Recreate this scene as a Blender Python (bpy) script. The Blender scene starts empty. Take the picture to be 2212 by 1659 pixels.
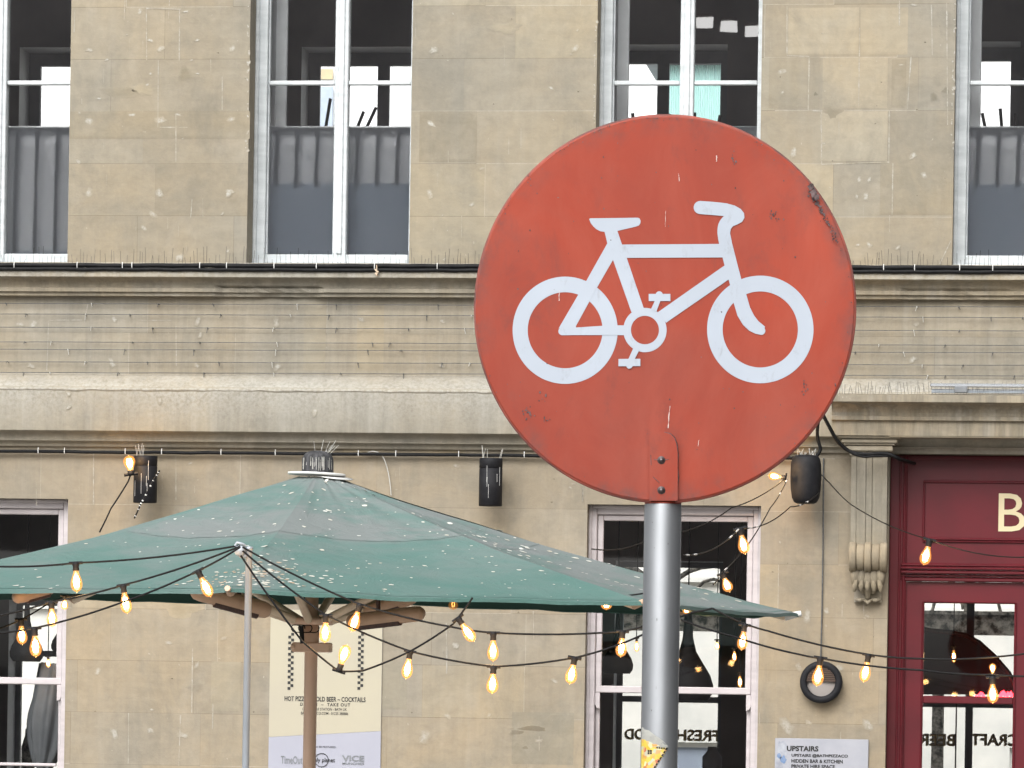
import bpy, math, random
from mathutils import Vector, Matrix
from mathutils import noise as mnoise
random.seed(7)
R = math.radians
scene = bpy.context.scene
COL = scene.collection

# ------------------------------------------------------------------ camera
YAW, ROLL, F, PX, PY = R(7.0), R(0.9), 2212*150/36.0, 1106.0, 1509.0
CAM = Vector((31.8*math.tan(YAW), -31.8, 1.6))
fw = Vector((-math.sin(YAW), math.cos(YAW), 0)); r0 = Vector((math.cos(YAW), math.sin(YAW), 0)); up0 = Vector((0, 0, 1))
cr = r0*math.cos(ROLL) + up0*math.sin(ROLL)
cu = -r0*math.sin(ROLL) + up0*math.cos(ROLL)
cam = bpy.data.cameras.new('camera'); camo = bpy.data.objects.new('camera', cam); COL.objects.link(camo)
m = Matrix((cr, cu, -fw)).transposed().to_4x4(); m.translation = CAM
camo.matrix_world = m
cam.lens = 150; cam.sensor_width = 36; cam.sensor_fit = 'HORIZONTAL'
cam.shift_y = (PY - 829.5)/2212.0
cam.clip_start = 0.1; cam.clip_end = 2000
scene.camera = camo

# ------------------------------------------------------------------ world, sun, exposure
SUN_EL, SUN_AZ = R(42), R(192)          # azimuth measured clockwise from +Y
w = bpy.data.worlds.new("World"); scene.world = w; w.use_nodes = True
nt = w.node_tree; nt.nodes.clear()
sky = nt.nodes.new('ShaderNodeTexSky'); sky.sky_type = 'NISHITA'; sky.sun_disc = False
sky.sun_elevation = SUN_EL; sky.sun_rotation = SUN_AZ; sky.air_density = 1.0; sky.dust_density = 6.0; sky.ozone_density = 1.0
bw = nt.nodes.new('ShaderNodeRGBToBW'); mx = nt.nodes.new('ShaderNodeMix'); mx.data_type = 'RGBA'; mx.inputs[0].default_value = 0.92
bg = nt.nodes.new('ShaderNodeBackground'); bg.inputs[1].default_value = 0.15; wo = nt.nodes.new('ShaderNodeOutputWorld')
nt.links.new(sky.outputs[0], bw.inputs[0]); nt.links.new(sky.outputs[0], mx.inputs[6]); nt.links.new(bw.outputs[0], mx.inputs[7])
nt.links.new(mx.outputs[2], bg.inputs[0]); nt.links.new(bg.outputs[0], wo.inputs[0])
sd = bpy.data.lights.new('sun', 'SUN'); sd.energy = 0.5; sd.angle = R(75); sd.color = (1.0, 0.98, 0.95)
so = bpy.data.objects.new('sun', sd); COL.objects.link(so)
sdir = Vector((math.sin(SUN_AZ)*math.cos(SUN_EL), math.cos(SUN_AZ)*math.cos(SUN_EL), math.sin(SUN_EL)))
so.rotation_euler = sdir.to_track_quat('Z', 'Y').to_euler(); so.location = (-8, -20, 25)
scene.view_settings.view_transform = 'Standard'; scene.view_settings.look = 'None'
scene.view_settings.gamma = 1; scene.view_settings.use_curve_mapping = False
scene.view_settings.exposure = 1.0
scene.render.resolution_x = 1024; scene.render.resolution_y = 768

# ------------------------------------------------------------------ pixel -> place
def ray(u, v):
    return (fw + cr*((u-PX)/F) + cu*((PY-v)/F))
def P(u, v, Y=0.0):
    d = ray(u, v); t = (Y - CAM.y)/d.y
    return CAM + d*t
def PX_(u, v, Y=0.0): return P(u, v, Y).x
def PZ_(u, v, Y=0.0): return P(u, v, Y).z
def Pplane(u, v, o, n):
    d = ray(u, v); t = (o-CAM).dot(n)/d.dot(n); return CAM + d*t

# ------------------------------------------------------------------ mesh builder
class MB:
    def __init__(s): s.v = []; s.f = []; s.t = []; s.x = []; s.mi = []; s.sm = []
    def add(s, vs, fs, tint=(1, 1, 1), fx=(0, 0, 0), mi=0, smooth=False):
        b = len(s.v)
        for i, p in enumerate(vs):
            s.v.append(tuple(p))
            s.t.append(tint[i] if isinstance(tint, list) else tint)
            s.x.append(fx[i] if isinstance(fx, list) else fx)
        for f in fs:
            s.f.append([b+i for i in f]); s.mi.append(mi); s.sm.append(smooth)
        return s
    def box(s, a, b, **k):
        x0, y0, z0 = [min(a[i], b[i]) for i in range(3)]; x1, y1, z1 = [max(a[i], b[i]) for i in range(3)]
        vs = [(x0,y0,z0),(x1,y0,z0),(x1,y1,z0),(x0,y1,z0),(x0,y0,z1),(x1,y0,z1),(x1,y1,z1),(x0,y1,z1)]
        return s.add(vs, [(0,3,2,1),(4,5,6,7),(0,1,5,4),(1,2,6,5),(2,3,7,6),(3,0,4,7)], **k)
    def bevbox(s, a, b, r=0.006, **k):
        x0, y0, z0 = [min(a[i], b[i]) for i in range(3)]; x1, y1, z1 = [max(a[i], b[i]) for i in range(3)]
        r = min(r, (x1-x0)*.4, (y1-y0)*.4, (z1-z0)*.4)
        def ring(z, i): return [(x0+i,y0+r,z),(x0+r,y0+i,z),(x1-r,y0+i,z),(x1-i,y0+r,z),(x1-i,y1-r,z),(x1-r,y1-i,z),(x0+r,y1-i,z),(x0+i,y1-r,z)]
        vs = ring(z0, r)+ring(z0+r, 0)+ring(z1-r, 0)+ring(z1, r)
        fs = [tuple(reversed(range(8))), tuple(range(24, 32))]
        for l in range(3):
            for i in range(8):
                j = (i+1) % 8; fs.append((l*8+i, l*8+j, l*8+8+j, l*8+8+i))
        return s.add(vs, fs, **k)
    def tube(s, pts, r, n=8, caps=True, **k):
        pts = [Vector(p) for p in pts]; rs = r if isinstance(r, (list, tuple)) else [r]*len(pts)
        vs = []; fs = []; prev = None
        for i, p in enumerate(pts):
            d = (pts[min(i+1, len(pts)-1)] - pts[max(i-1, 0)]).normalized()
            a = prev if prev is not None else (Vector((0, 0, 1)) if abs(d.z) < .9 else Vector((0, 1, 0)))
            a = (a - d*a.dot(d)).normalized(); b = d.cross(a); prev = a
            for q in range(n):
                t = 2*math.pi*q/n; vs.append(p + (a*math.cos(t)+b*math.sin(t))*rs[i])
        for i in range(len(pts)-1):
            for q in range(n):
                q2 = (q+1) % n; fs.append((i*n+q, i*n+q2, (i+1)*n+q2, (i+1)*n+q))
        k.setdefault('smooth', True)
        s.add(vs, fs, **k)
        if caps:
            k2 = dict(k); k2['smooth'] = False
            s.add(vs[:n], [tuple(reversed(range(n)))], **k2); s.add(vs[-n:], [tuple(range(n))], **k2)
        return s
    def lathe(s, prof, o, axis=(0, 0, 1), n=24, **k):
        # prof: list of (radius, height along axis)
        ax = Vector(axis).normalized(); a = ax.orthogonal().normalized(); b = ax.cross(a); o = Vector(o)
        vs = []; fs = []
        for (r, h) in prof:
            for q in range(n):
                t = 2*math.pi*q/n; vs.append(o + ax*h + (a*math.cos(t)+b*math.sin(t))*r)
        for i in range(len(prof)-1):
            for q in range(n):
                q2 = (q+1) % n; fs.append((i*n+q, i*n+q2, (i+1)*n+q2, (i+1)*n+q))
        k.setdefault('smooth', True)
        return s.add(vs, fs, **k)
    def extr_x(s, prof, x0, x1, cap=True, **k):
        # prof: (y,z) open polyline from top to bottom, faces towards -Y
        n = len(prof); vs = [(x0, y, z) for y, z in prof]+[(x1, y, z) for y, z in prof]
        fs = [(i, i+1, n+i+1, n+i) for i in range(n-1)]
        s.add(vs, fs, **k)
        if cap: s.add(vs[:n], [tuple(reversed(range(n)))], **k); s.add(vs[n:], [tuple(range(n))], **k)
        return s
    def build(s, name, mats, parent=None, origin=None, **tagk):
        me = bpy.data.meshes.new(name)
        o = Vector(origin) if origin is not None else Vector((0, 0, 0))
        me.from_pydata([tuple(Vector(p)-o) for p in s.v], [], s.f)
        if not isinstance(mats, (list, tuple)): mats = [mats]
        for m_ in mats: me.materials.append(m_)
        for i, p in enumerate(me.polygons): p.material_index = s.mi[i]; p.use_smooth = s.sm[i]
        if any(m_.get('attr') for m_ in mats):
            a = me.color_attributes.new('tint', 'FLOAT_COLOR', 'POINT'); b = me.color_attributes.new('fx', 'FLOAT_COLOR', 'POINT')
            a.data.foreach_set('color', [c for t in s.t for c in (t[0], t[1], t[2], 1)])
            b.data.foreach_set('color', [c for t in s.x for c in (t[0], t[1], t[2], 1)])
        me.update()
        ob = bpy.data.objects.new(name, me); COL.objects.link(ob)
        ob.location = o
        if parent is not None:
            ob.parent = parent
            ob.matrix_parent_inverse = Matrix.Identity(4)
            ob.location = o - wloc(parent)
        if tagk: tag(ob, **tagk)
        return ob
def wloc(o):
    l = Vector(o.location)
    while o.parent: o = o.parent; l += o.location
    return l
def tag(o, label=None, cat=None, group=None, kind=None):
    if label: o['label'] = label
    if cat: o['category'] = cat
    if group: o['group'] = group
    if kind: o['kind'] = kind
    return o
def empty(name, loc, label, cat, group=None):
    o = bpy.data.objects.new(name, None); COL.objects.link(o); o.location = loc; o.empty_display_size = .2
    return tag(o, label, cat, group)

# ------------------------------------------------------------------ materials
def mat(name, color=(.5, .5, .5), rough=.6, metal=0, spec=.5, **k):
    m_ = bpy.data.materials.new(name); m_.use_nodes = True
    b = m_.node_tree.nodes['Principled BSDF']
    b.inputs['Base Color'].default_value = (*color, 1); b.inputs['Roughness'].default_value = rough
    b.inputs['Metallic'].default_value = metal; b.inputs['Specular IOR Level'].default_value = spec
    for a, v in k.items(): b.inputs[a.replace('_', ' ')].default_value = v
    return m_
class NB:
    def __init__(s, m_): s.nt = m_.node_tree; s.b = s.nt.nodes['Principled BSDF']; s.tc = s.nt.nodes.new('ShaderNodeTexCoord')
    def n(s, t, **k):
        x = s.nt.nodes.new(t)
        for a, v in k.items(): setattr(x, a, v)
        return x
    def l(s, a, b): s.nt.links.new(a, b)
    def mapping(s, scale=(1, 1, 1), loc=(0, 0, 0), src='Object'):
        mp = s.n('ShaderNodeMapping'); mp.inputs['Scale'].default_value = scale; mp.inputs['Location'].default_value = loc
        s.l(s.tc.outputs[src], mp.inputs[0]); return mp.outputs[0]
    def noise(s, vec, scale=5, detail=6, rough=.55, dist=0):
        x = s.n('ShaderNodeTexNoise'); x.inputs['Scale'].default_value = scale; x.inputs['Detail'].default_value = detail
        x.inputs['Roughness'].default_value = rough; x.inputs['Distortion'].default_value = dist
        s.l(vec, x.inputs['Vector']); return x.outputs['Fac']
    def ramp(s, fac, stops):
        x = s.n('ShaderNodeValToRGB'); e = x.color_ramp.elements
        while len(e) < len(stops): e.new(.5)
        for i, (p, c) in enumerate(stops):
            e[i].position = p; e[i].color = (*c, 1) if isinstance(c, tuple) else (c, c, c, 1)
        s.l(fac, x.inputs[0]); return x.outputs[0]
    def mix(s, fac, a, b, mode='MIX'):
        x = s.n('ShaderNodeMix'); x.data_type = 'RGBA'; x.blend_type = mode
        for i, v in ((0, fac), (6, a), (7, b)):
            if isinstance(v, (int, float)): x.inputs[i].default_value = v if i == 0 else (v, v, v, 1)
            elif isinstance(v, tuple): x.inputs[i].default_value = (*v, 1)
            else: s.l(v, x.inputs[i])
        return x.outputs[2]
    def math(s, op, a, b=0.0):
        x = s.n('ShaderNodeMath'); x.operation = op
        for i, v in ((0, a), (1, b)):
            if isinstance(v, (int, float)): x.inputs[i].default_value = v
            else: s.l(v, x.inputs[i])
        return x.outputs[0]
    def bump(s, h, strength=.3, dist=.01):
        x = s.n('ShaderNodeBump'); x.inputs['Strength'].default_value = strength; x.inputs['Distance'].default_value = dist
        s.l(h, x.inputs['Height']); s.l(x.outputs[0], s.b.inputs['Normal'])
    def col(s, c): s.l(c, s.b.inputs['Base Color'])

STONE_A, STONE_B, PALE = (.298, .254, .184), (.268, .243, .193), (.45, .44, .40)
def stone_mat(name, ca, cb):
    m_ = mat(name, rough=.9, spec=.2); m_['attr'] = 1; k = NB(m_)
    at = k.n('ShaderNodeAttribute', attribute_name='tint'); fx = k.n('ShaderNodeAttribute', attribute_name='fx')
    sep = k.n('ShaderNodeSeparateColor'); k.l(fx.outputs['Color'], sep.inputs[0])
    o = k.mapping()
    big = k.noise(o, .9, 5, .6, .4)
    c = k.mix(k.ramp(big, [(.38, 0.0), (.62, 1.0)]), ca, cb)
    c = k.mix(1, c, at.outputs['Color'], 'MULTIPLY')
    mot = k.noise(k.mapping((1, 1, .8), (11, 3, 6)), 1.7, 7, .68, .6)
    c = k.mix(k.math('MULTIPLY', k.ramp(mot, [(.46, 0.0), (.66, 1.0)]), .5), c, (.185, .172, .142))
    mot2 = k.noise(k.mapping((1, 1, .8), (1, 13, 9)), 3.1, 6, .65, .4)
    c = k.mix(k.math('MULTIPLY', k.ramp(mot2, [(.55, 0.0), (.72, 1.0)]), .30), c, (.38, .34, .275))
    grain = k.noise(k.mapping((1, 1, 1.2)), 11, 9, .72, .5)
    c = k.mix(1, c, k.ramp(grain, [(.25, .88), (.75, 1.10)]), 'MULTIPLY')
    bed = k.noise(k.mapping((.8, 1, 4)), 1.7, 7, .65, 1.5)         # bedding lines of the limestone
    c = k.mix(1, c, k.ramp(bed, [(.35, .95), (.6, 1.02)]), 'MULTIPLY')
    # vertical run-off streaks, strong where fx.g is set
    st = k.noise(k.mapping((7, 7, .5)), 1.5, 6, .7, .35)
    sf = k.ramp(st, [(.38, 1.0), (.58, 0.0)])
    sa = k.math('ADD', k.math('MULTIPLY', sep.outputs['Green'], .75), .05)
    c = k.mix(k.math('MULTIPLY', sf, sa), c, (.10, .088, .070))
    st2 = k.noise(k.mapping((6, 6, .22), (3, 3, 3)), 1.3, 4, .6)   # pale washed streaks
    c = k.mix(k.math('MULTIPLY', k.ramp(st2, [(.55, 0.0), (.72, 1.0)]), k.math('ADD', k.math('MULTIPLY', sep.outputs['Green'], .55), .07)), c, (.42, .40, .355))
    soot = k.noise(k.mapping((1, 1, 1), (9, 1, 4)), 2.2, 8, .7)
    c = k.mix(k.math('MULTIPLY', k.ramp(soot, [(.55, 0.0), (.75, 1.0)]), .22), c, (.12, .108, .088))
    pits = k.noise(k.mapping((1, 1, 1), (2, 7, 4)), 60, 3, .6)
    c = k.mix(k.math('MULTIPLY', k.ramp(pits, [(.70, 0.0), (.78, 1.0)]), .35), c, (.15, .12, .09))
    flk = k.noise(k.mapping((1, 1, .6), (5, 2, 8)), 34, 3, .6)
    c = k.mix(k.math('MULTIPLY', k.ramp(flk, [(.70, 0.0), (.76, 1.0)]), .45), c, (.50, .47, .41))
    pn = k.math('MULTIPLY', sep.outputs['Red'], k.ramp(k.noise(k.mapping(), 38, 5, .7), [(.36, .15), (.58, 1.0)]))
    c = k.mix(pn, c, PALE)
    k.col(c)
    k.bump(k.noise(k.mapping((1, 1, 1.4)), 30, 8, .7), .35, .006)
    return m_
M = {}
M['stone'] = stone_mat('limestone', STONE_A, STONE_B)
def noisy(name, ca, cb, scale=6, rough=.6, lo=.35, hi=.65, bump=0, mscale=(1, 1, 1), **kw):
    m_ = mat(name, ca, rough, **kw); k = NB(m_)
    k.col(k.mix(k.ramp(k.noise(k.mapping(mscale), scale, 6, .6), [(lo, 0.0), (hi, 1.0)]), ca, cb))
    if bump: k.bump(k.noise(k.mapping(mscale), scale*4, 5, .6), bump, .004)
    return m_
M['wpaint'] = noisy('white_window_paint', (.57, .60, .61), (.44, .47, .48), 5, .45, mscale=(1, 1, 3), bump=.1)
M['ppaint'] = noisy('ground_window_paint', (.52, .475, .48), (.44, .40, .405), 5, .4, mscale=(1, 1, 3), bump=.1)
M['red'] = noisy('maroon_gloss_paint', (.115, .009, .015), (.088, .008, .013), 3, .30, bump=.05)
M['black'] = noisy('black_plastic', (.007, .007, .009), (.013, .013, .015), 20, .65, spec=.25)
M['cable'] = noisy('black_cable', (.004, .004, .005), (.011, .011, .011), 30, .6, spec=.2)
M['cable_d'] = noisy('dark_wire', (.05, .055, .055), (.10, .10, .10), 30, .6)
M['tie'] = mat('white_plastic', (.7, .7, .68), .5)
M['spike'] = mat('thin_wire', (.10, .09, .08), .5, .4)
M['spikew'] = mat('pale_spike', (.55, .54, .5), .4, .3)
M['steel'] = noisy('galvanised_steel', (.40, .44, .49), (.32, .355, .395), 12, .42, metal=.3, mscale=(1, 1, .3))
M['post'] = noisy('grey_post_coating', (.27, .28, .295), (.21, .22, .23), 9, .46, metal=.7, mscale=(1, 1, .3))
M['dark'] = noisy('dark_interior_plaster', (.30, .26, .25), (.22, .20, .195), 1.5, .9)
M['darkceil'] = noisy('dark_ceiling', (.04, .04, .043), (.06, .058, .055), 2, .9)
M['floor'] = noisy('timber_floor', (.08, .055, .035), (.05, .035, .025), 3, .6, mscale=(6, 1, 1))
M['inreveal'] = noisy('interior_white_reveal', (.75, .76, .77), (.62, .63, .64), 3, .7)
M['render'] = noisy('pale_render', (.78, .76, .70), (.62, .62, .58), 1.4, .9)
M['moss'] = noisy('mossy_iron', (.05, .055, .045), (.45, .42, .36), 12, .9, lo=.4, hi=.6)
M['aqua'] = noisy('pale_aqua_sheet', (.60, .80, .78), (.54, .75, .73), 4, .6, mscale=(12, 1, .4))
M['grey'] = noisy('mid_grey_panel', (.22, .23, .24), (.15, .16, .17), 3, .7)
M['asphalt'] = noisy('paving', (.28, .27, .25), (.20, .195, .185), 1.3, .9, bump=.2)
M['mast'] = noisy('tan_mast_paint', (.85, .60, .45), (.75, .52, .38), 4, .35, mscale=(3, 3, .5))
M['arm'] = noisy('tan_arm_paint', (.85, .70, .52), (.70, .55, .40), 6, .45)
M['heat'] = noisy('bronze_heater_case', (.66, .44, .30), (.52, .34, .22), 5, .4)
M['grille'] = noisy('heater_grille', (.05, .025, .02), (.10, .05, .035), 20, .4, mscale=(8, 1, 1))
M['gold'] = noisy('gold_leaf', (1.0, .78, .34), (.8, .58, .22), 30, .5)
M['cream'] = mat('cream_letter', (.62, .53, .33), .5)
M['ink'] = mat('black_ink', (.015, .015, .015), .6)
M['ledchip'] = mat('chrome_strip', (.62, .65, .68), .25, .8)
def glass(name, refl_r=.02, tint=(1, 1, 1), extra=0.0, ior=1.5):
    m_ = bpy.data.materials.new(name); m_.use_nodes = True; n = m_.node_tree; n.nodes.clear()
    o = n.nodes.new('ShaderNodeOutputMaterial'); mi = n.nodes.new('ShaderNodeMixShader'); t = n.nodes.new('ShaderNodeBsdfTransparent')
    g = n.nodes.new('ShaderNodeBsdfGlossy'); g.inputs['Roughness'].default_value = refl_r; t.inputs[0].default_value = (*tint, 1)
    fr = n.nodes.new('ShaderNodeFresnel'); fr.inputs[0].default_value = ior; ad = n.nodes.new('ShaderNodeMath'); ad.operation = 'ADD'; ad.inputs[1].default_value = extra
    nz = n.nodes.new('ShaderNodeTexNoise'); nz.inputs['Scale'].default_value = 1.6; bp = n.nodes.new('ShaderNodeBump'); bp.inputs['Strength'].default_value = .004; bp.inputs['Distance'].default_value = .05
    tc = n.nodes.new('ShaderNodeTexCoord'); n.links.new(tc.outputs['Object'], nz.inputs[0]); n.links.new(nz.outputs[0], bp.inputs['Height']); n.links.new(bp.outputs[0], g.inputs['Normal'])
    n.links.new(fr.outputs[0], ad.inputs[0]); n.links.new(ad.outputs[0], mi.inputs[0])
    n.links.new(t.outputs[0], mi.inputs[1]); n.links.new(g.outputs[0], mi.inputs[2]); n.links.new(mi.outputs[0], o.inputs[0])
    return m_
M['glass'] = glass('window_glass', .015, (.97, .985, .99), .03)
M['glassU'] = glass('upper_window_glass', .006, (.98, .99, .99), .14)
M['glass2'] = glass('thin_glass', .03, (1, 1, 1), -.02)
def film_mat():
    m_ = bpy.data.materials.new('frosted_film'); m_.use_nodes = True; n = m_.node_tree; n.nodes.clear()
    o = n.nodes.new('ShaderNodeOutputMaterial'); t = n.nodes.new('ShaderNodeBsdfRefraction'); t.inputs['IOR'].default_value = 1.12; t.inputs['Roughness'].default_value = .72
    d = n.nodes.new('ShaderNodeBsdfDiffuse'); g = n.nodes.new('ShaderNodeBsdfGlossy')
    d.inputs[0].default_value = (.15, .175, .21, 1); g.inputs['Roughness'].default_value = .15
    a = n.nodes.new('ShaderNodeMixShader'); a.inputs[0].default_value = .28; b = n.nodes.new('ShaderNodeMixShader'); b.inputs[0].default_value = .05
    n.links.new(t.outputs[0], a.inputs[1]); n.links.new(d.outputs[0], a.inputs[2]); n.links.new(a.outputs[0], b.inputs[1]); n.links.new(g.outputs[0], b.inputs[2]); n.links.new(b.outputs[0], o.inputs[0])
    return m_
M['film'] = film_mat()
def emis(name, c, s):
    m_ = bpy.data.materials.new(name); m_.use_nodes = True; n = m_.node_tree; n.nodes.clear()
    o = n.nodes.new('ShaderNodeOutputMaterial'); e = n.nodes.new('ShaderNodeEmission'); e.inputs[0].default_value = (*c, 1); e.inputs[1].default_value = s
    n.links.new(e.outputs[0], o.inputs[0]); return m_
M['filament'] = emis('lit_filament', (1.0, .78, .48), 20)
M['filament_dim'] = emis('dim_filament', (1.0, .45, .15), 3)
def bulb_mat(name, s):
    # lit amber glass: even emission over the whole envelope stands in for the halo
    m_ = bpy.data.materials.new(name); m_.use_nodes = True; n = m_.node_tree; n.nodes.clear()
    o = n.nodes.new('ShaderNodeOutputMaterial'); t = n.nodes.new('ShaderNodeBsdfTransparent'); t.inputs[0].default_value = (1, .80, .52, 1)
    g = n.nodes.new('ShaderNodeBsdfGlossy'); g.inputs['Roughness'].default_value = .05
    e = n.nodes.new('ShaderNodeEmission'); e.inputs[0].default_value = (1, .40, .09, 1); e.inputs[1].default_value = s
    a = n.nodes.new('ShaderNodeAddShader'); f = n.nodes.new('ShaderNodeMixShader'); f.inputs[0].default_value = .08
    n.links.new(t.outputs[0], f.inputs[1]); n.links.new(g.outputs[0], f.inputs[2]); n.links.new(f.outputs[0], a.inputs[0]); n.links.new(e.outputs[0], a.inputs[1])
    n.links.new(a.outputs[0], o.inputs[0]); return m_
M['bulb'] = bulb_mat('lit_amber_glass', .26); M['bulb_dim'] = bulb_mat('dim_amber_glass', .04)
# sign red: sun-faded, scuffed vinyl
def red_sign():
    m_ = mat('faded_red_vinyl', (.5, .08, .04), .55, spec=.3); k = NB(m_)
    c = k.mix(k.ramp(k.noise(k.mapping(), 1.8, 6, .6, .6), [(.35, 0.0), (.65, 1.0)]), (.335, .045, .020), (.245, .043, .026))
    wp = k.noise(k.mapping((1.5, 1.5, .8)), 4, 7, .7, .8)
    c = k.mix(k.math('MULTIPLY', k.ramp(wp, [(.42, 0.0), (.72, 1.0)]), .16), c, (.50, .17, .12))
    dk = k.noise(k.mapping((1, 1, .5), (3, 1, 2)), 9, 8, .75, .5)
    c = k.mix(k.math('MULTIPLY', k.ramp(dk, [(.55, 0.0), (.76, 1.0)]), .6), c, (.12, .045, .04))
    # grime collecting near the rim of the disc
    gr = k.n('ShaderNodeVectorMath'); gr.operation = 'LENGTH'; k.l(k.tc.outputs['Object'], gr.inputs[0])
    rim = k.ramp(gr.outputs['Value'], [(.34, 0.0), (.376, 1.0)])
    c = k.mix(k.math('MULTIPLY', rim, k.ramp(k.noise(k.mapping(), 14, 6, .7), [(.45, 0.0), (.65, .7)])), c, (.12, .06, .055))
    k.col(c); k.bump(k.noise(k.mapping(), 5, 4, .5), .06, .01)
    return m_
M['sred'] = red_sign()
def white_sign():
    m_ = mat('scuffed_white_vinyl', (.66, .71, .79), .5, spec=.3); k = NB(m_)
    sc = k.noise(k.mapping((1.6, 1, .8)), 22, 8, .8, .4)
    c = k.mix(k.ramp(k.noise(k.mapping(), 4, 4, .6), [(.3, 0.0), (.7, 1.0)]), (.43, .475, .54), (.385, .425, .485))
    c = k.mix(k.math('MULTIPLY', k.ramp(sc, [(.57, 0.0), (.72, 1.0)]), .55), c, (.27, .27, .30))
    k.col(c); return m_
M['swhite'] = white_sign()
M['rust'] = noisy('flaked_rust', (.045, .03, .03), (.17, .12, .12), 60, .9, bump=.6)
M['bolt'] = mat('bolt_steel', (.12, .10, .10), .35, .8)
def canopy_mat():
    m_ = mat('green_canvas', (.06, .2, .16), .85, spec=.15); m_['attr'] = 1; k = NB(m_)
    fx = k.n('ShaderNodeAttribute', attribute_name='fx'); sep = k.n('ShaderNodeSeparateColor'); k.l(fx.outputs['Color'], sep.inputs[0])
    c = k.mix(k.noise(k.mapping((1, 1, 1)), 2.5, 5, .6), (.070, .158, .137), (.086, .182, .160))
    dn = k.ramp(k.noise(k.mapping((1.3, 1.3, 6)), 1.6, 8, .65, .5), [(.38, 0.0), (.60, 1.0)])
    f = k.math('MINIMUM', k.math('MULTIPLY', sep.outputs['Red'], k.math('ADD', k.math('MULTIPLY', dn, .8), .45)), 1.0)
    c = k.mix(f, c, (.178, .200, .196))
    sp = k.noise(k.mapping((1, 1, 1), (4, 4, 4)), 34, 3, .6)
    c = k.mix(k.math('MULTIPLY', k.ramp(sp, [(.67, 0.0), (.72, 1.0)]), .5), c, (.08, .12, .11))
    k.col(c)
    k.bump(k.noise(k.mapping((1, 1, 2)), 3.5, 8, .68, 1.2), .5, .03)
    return m_
M['canopy'] = canopy_mat()
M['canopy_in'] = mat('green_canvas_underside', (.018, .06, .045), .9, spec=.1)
M['dropping'] = noisy('droppings_and_petals', (.68, .70, .66), (.50, .47, .38), 12, .8)
M['leafy'] = noisy('fallen_leaf', (.36, .25, .16), (.55, .45, .34), 12, .8)

# ------------------------------------------------------------------ text
def text_mesh(body, bold=0.0, spacing=1.0):
    cu_ = bpy.data.curves.new('t', 'FONT'); cu_.body = body; cu_.offset = bold; cu_.space_character = spacing; cu_.resolution_u = 3
    ob = bpy.data.objects.new('t', cu_); COL.objects.link(ob)
    dg = bpy.context.evaluated_depsgraph_get(); dg.update()
    me = bpy.data.meshes.new_from_object(ob.evaluated_get(dg))
    vs = [v.co.copy() for v in me.vertices]; fs = [tuple(p.vertices) for p in me.polygons]
    bpy.data.objects.remove(ob); bpy.data.curves.remove(cu_); bpy.data.meshes.remove(me)
    return vs, fs
def put_text(mb, body, x0, x1, z0, z1, Y, bold=0.0, mirror=False, spacing=1.0, mi=0):
    vs, fs = text_mesh(body, bold, spacing)
    ax0 = min(v.x for v in vs); ax1 = max(v.x for v in vs); az0 = min(v.y for v in vs); az1 = max(v.y for v in vs)
    out = []
    for v in vs:
        s = (v.x-ax0)/(ax1-ax0); t = (v.y-az0)/(az1-az0)
        if mirror: s = 1-s
        out.append((x0+(x1-x0)*s, Y, z0+(z1-z0)*t))
    mb.add(out, fs, mi=mi)

# ================================================================== ground
g = MB(); g.add([(-80, -90, 0), (80, -90, 0), (80, 90, 0), (-80, 90, 0)], [(0, 1, 2, 3)])
g.build('ground', M['asphalt'], kind='structure')

# ================================================================== station building
B = empty('station_building', (0, 0, 0), 'honey limestone station building with tall sash windows and moulded string courses', 'building')
XL, XR = -9.5, 8.5
# measured lines (first number pair: where on the photo)
zU = lambda u, v, Y=0.0: PZ_(u, v, Y)
Z_top = 8.6
Z_usill = zU(700, 570)            # top ledge of upper string course
Z_s1, Z_s2 = zU(300, 584, -.16), zU(300, 641)     # string course
Z_f = zU(300, 808); Z_b0 = zU(300, 841, -.16); Z_b1 = zU(300, 931, -.16); Z_l = zU(300, 966)
# openings --------------------------------------------------------------
def op(u0, u1, v, ztop, zbot): return (PX_(u0, v), PX_(u1, v), zbot, ztop)
UW = [op(-204, 150, 280, 8.2, zU(-30, 568)), op(537, 888, 280, 8.2, zU(700, 570)), op(1287, 1643, 280, 8.2, zU(1460, 571)), op(2061, 2420, 280, 8.2, zU(2240, 573))]
LW = [op(-235, 143, 1350, zU(70, 1077), .75), op(1265, 1640, 1350, zU(1450, 1091), .75)]
SF = (PX_(1919, 1200), PX_(2560, 1200), 0.0, zU(1940, 944))

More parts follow.
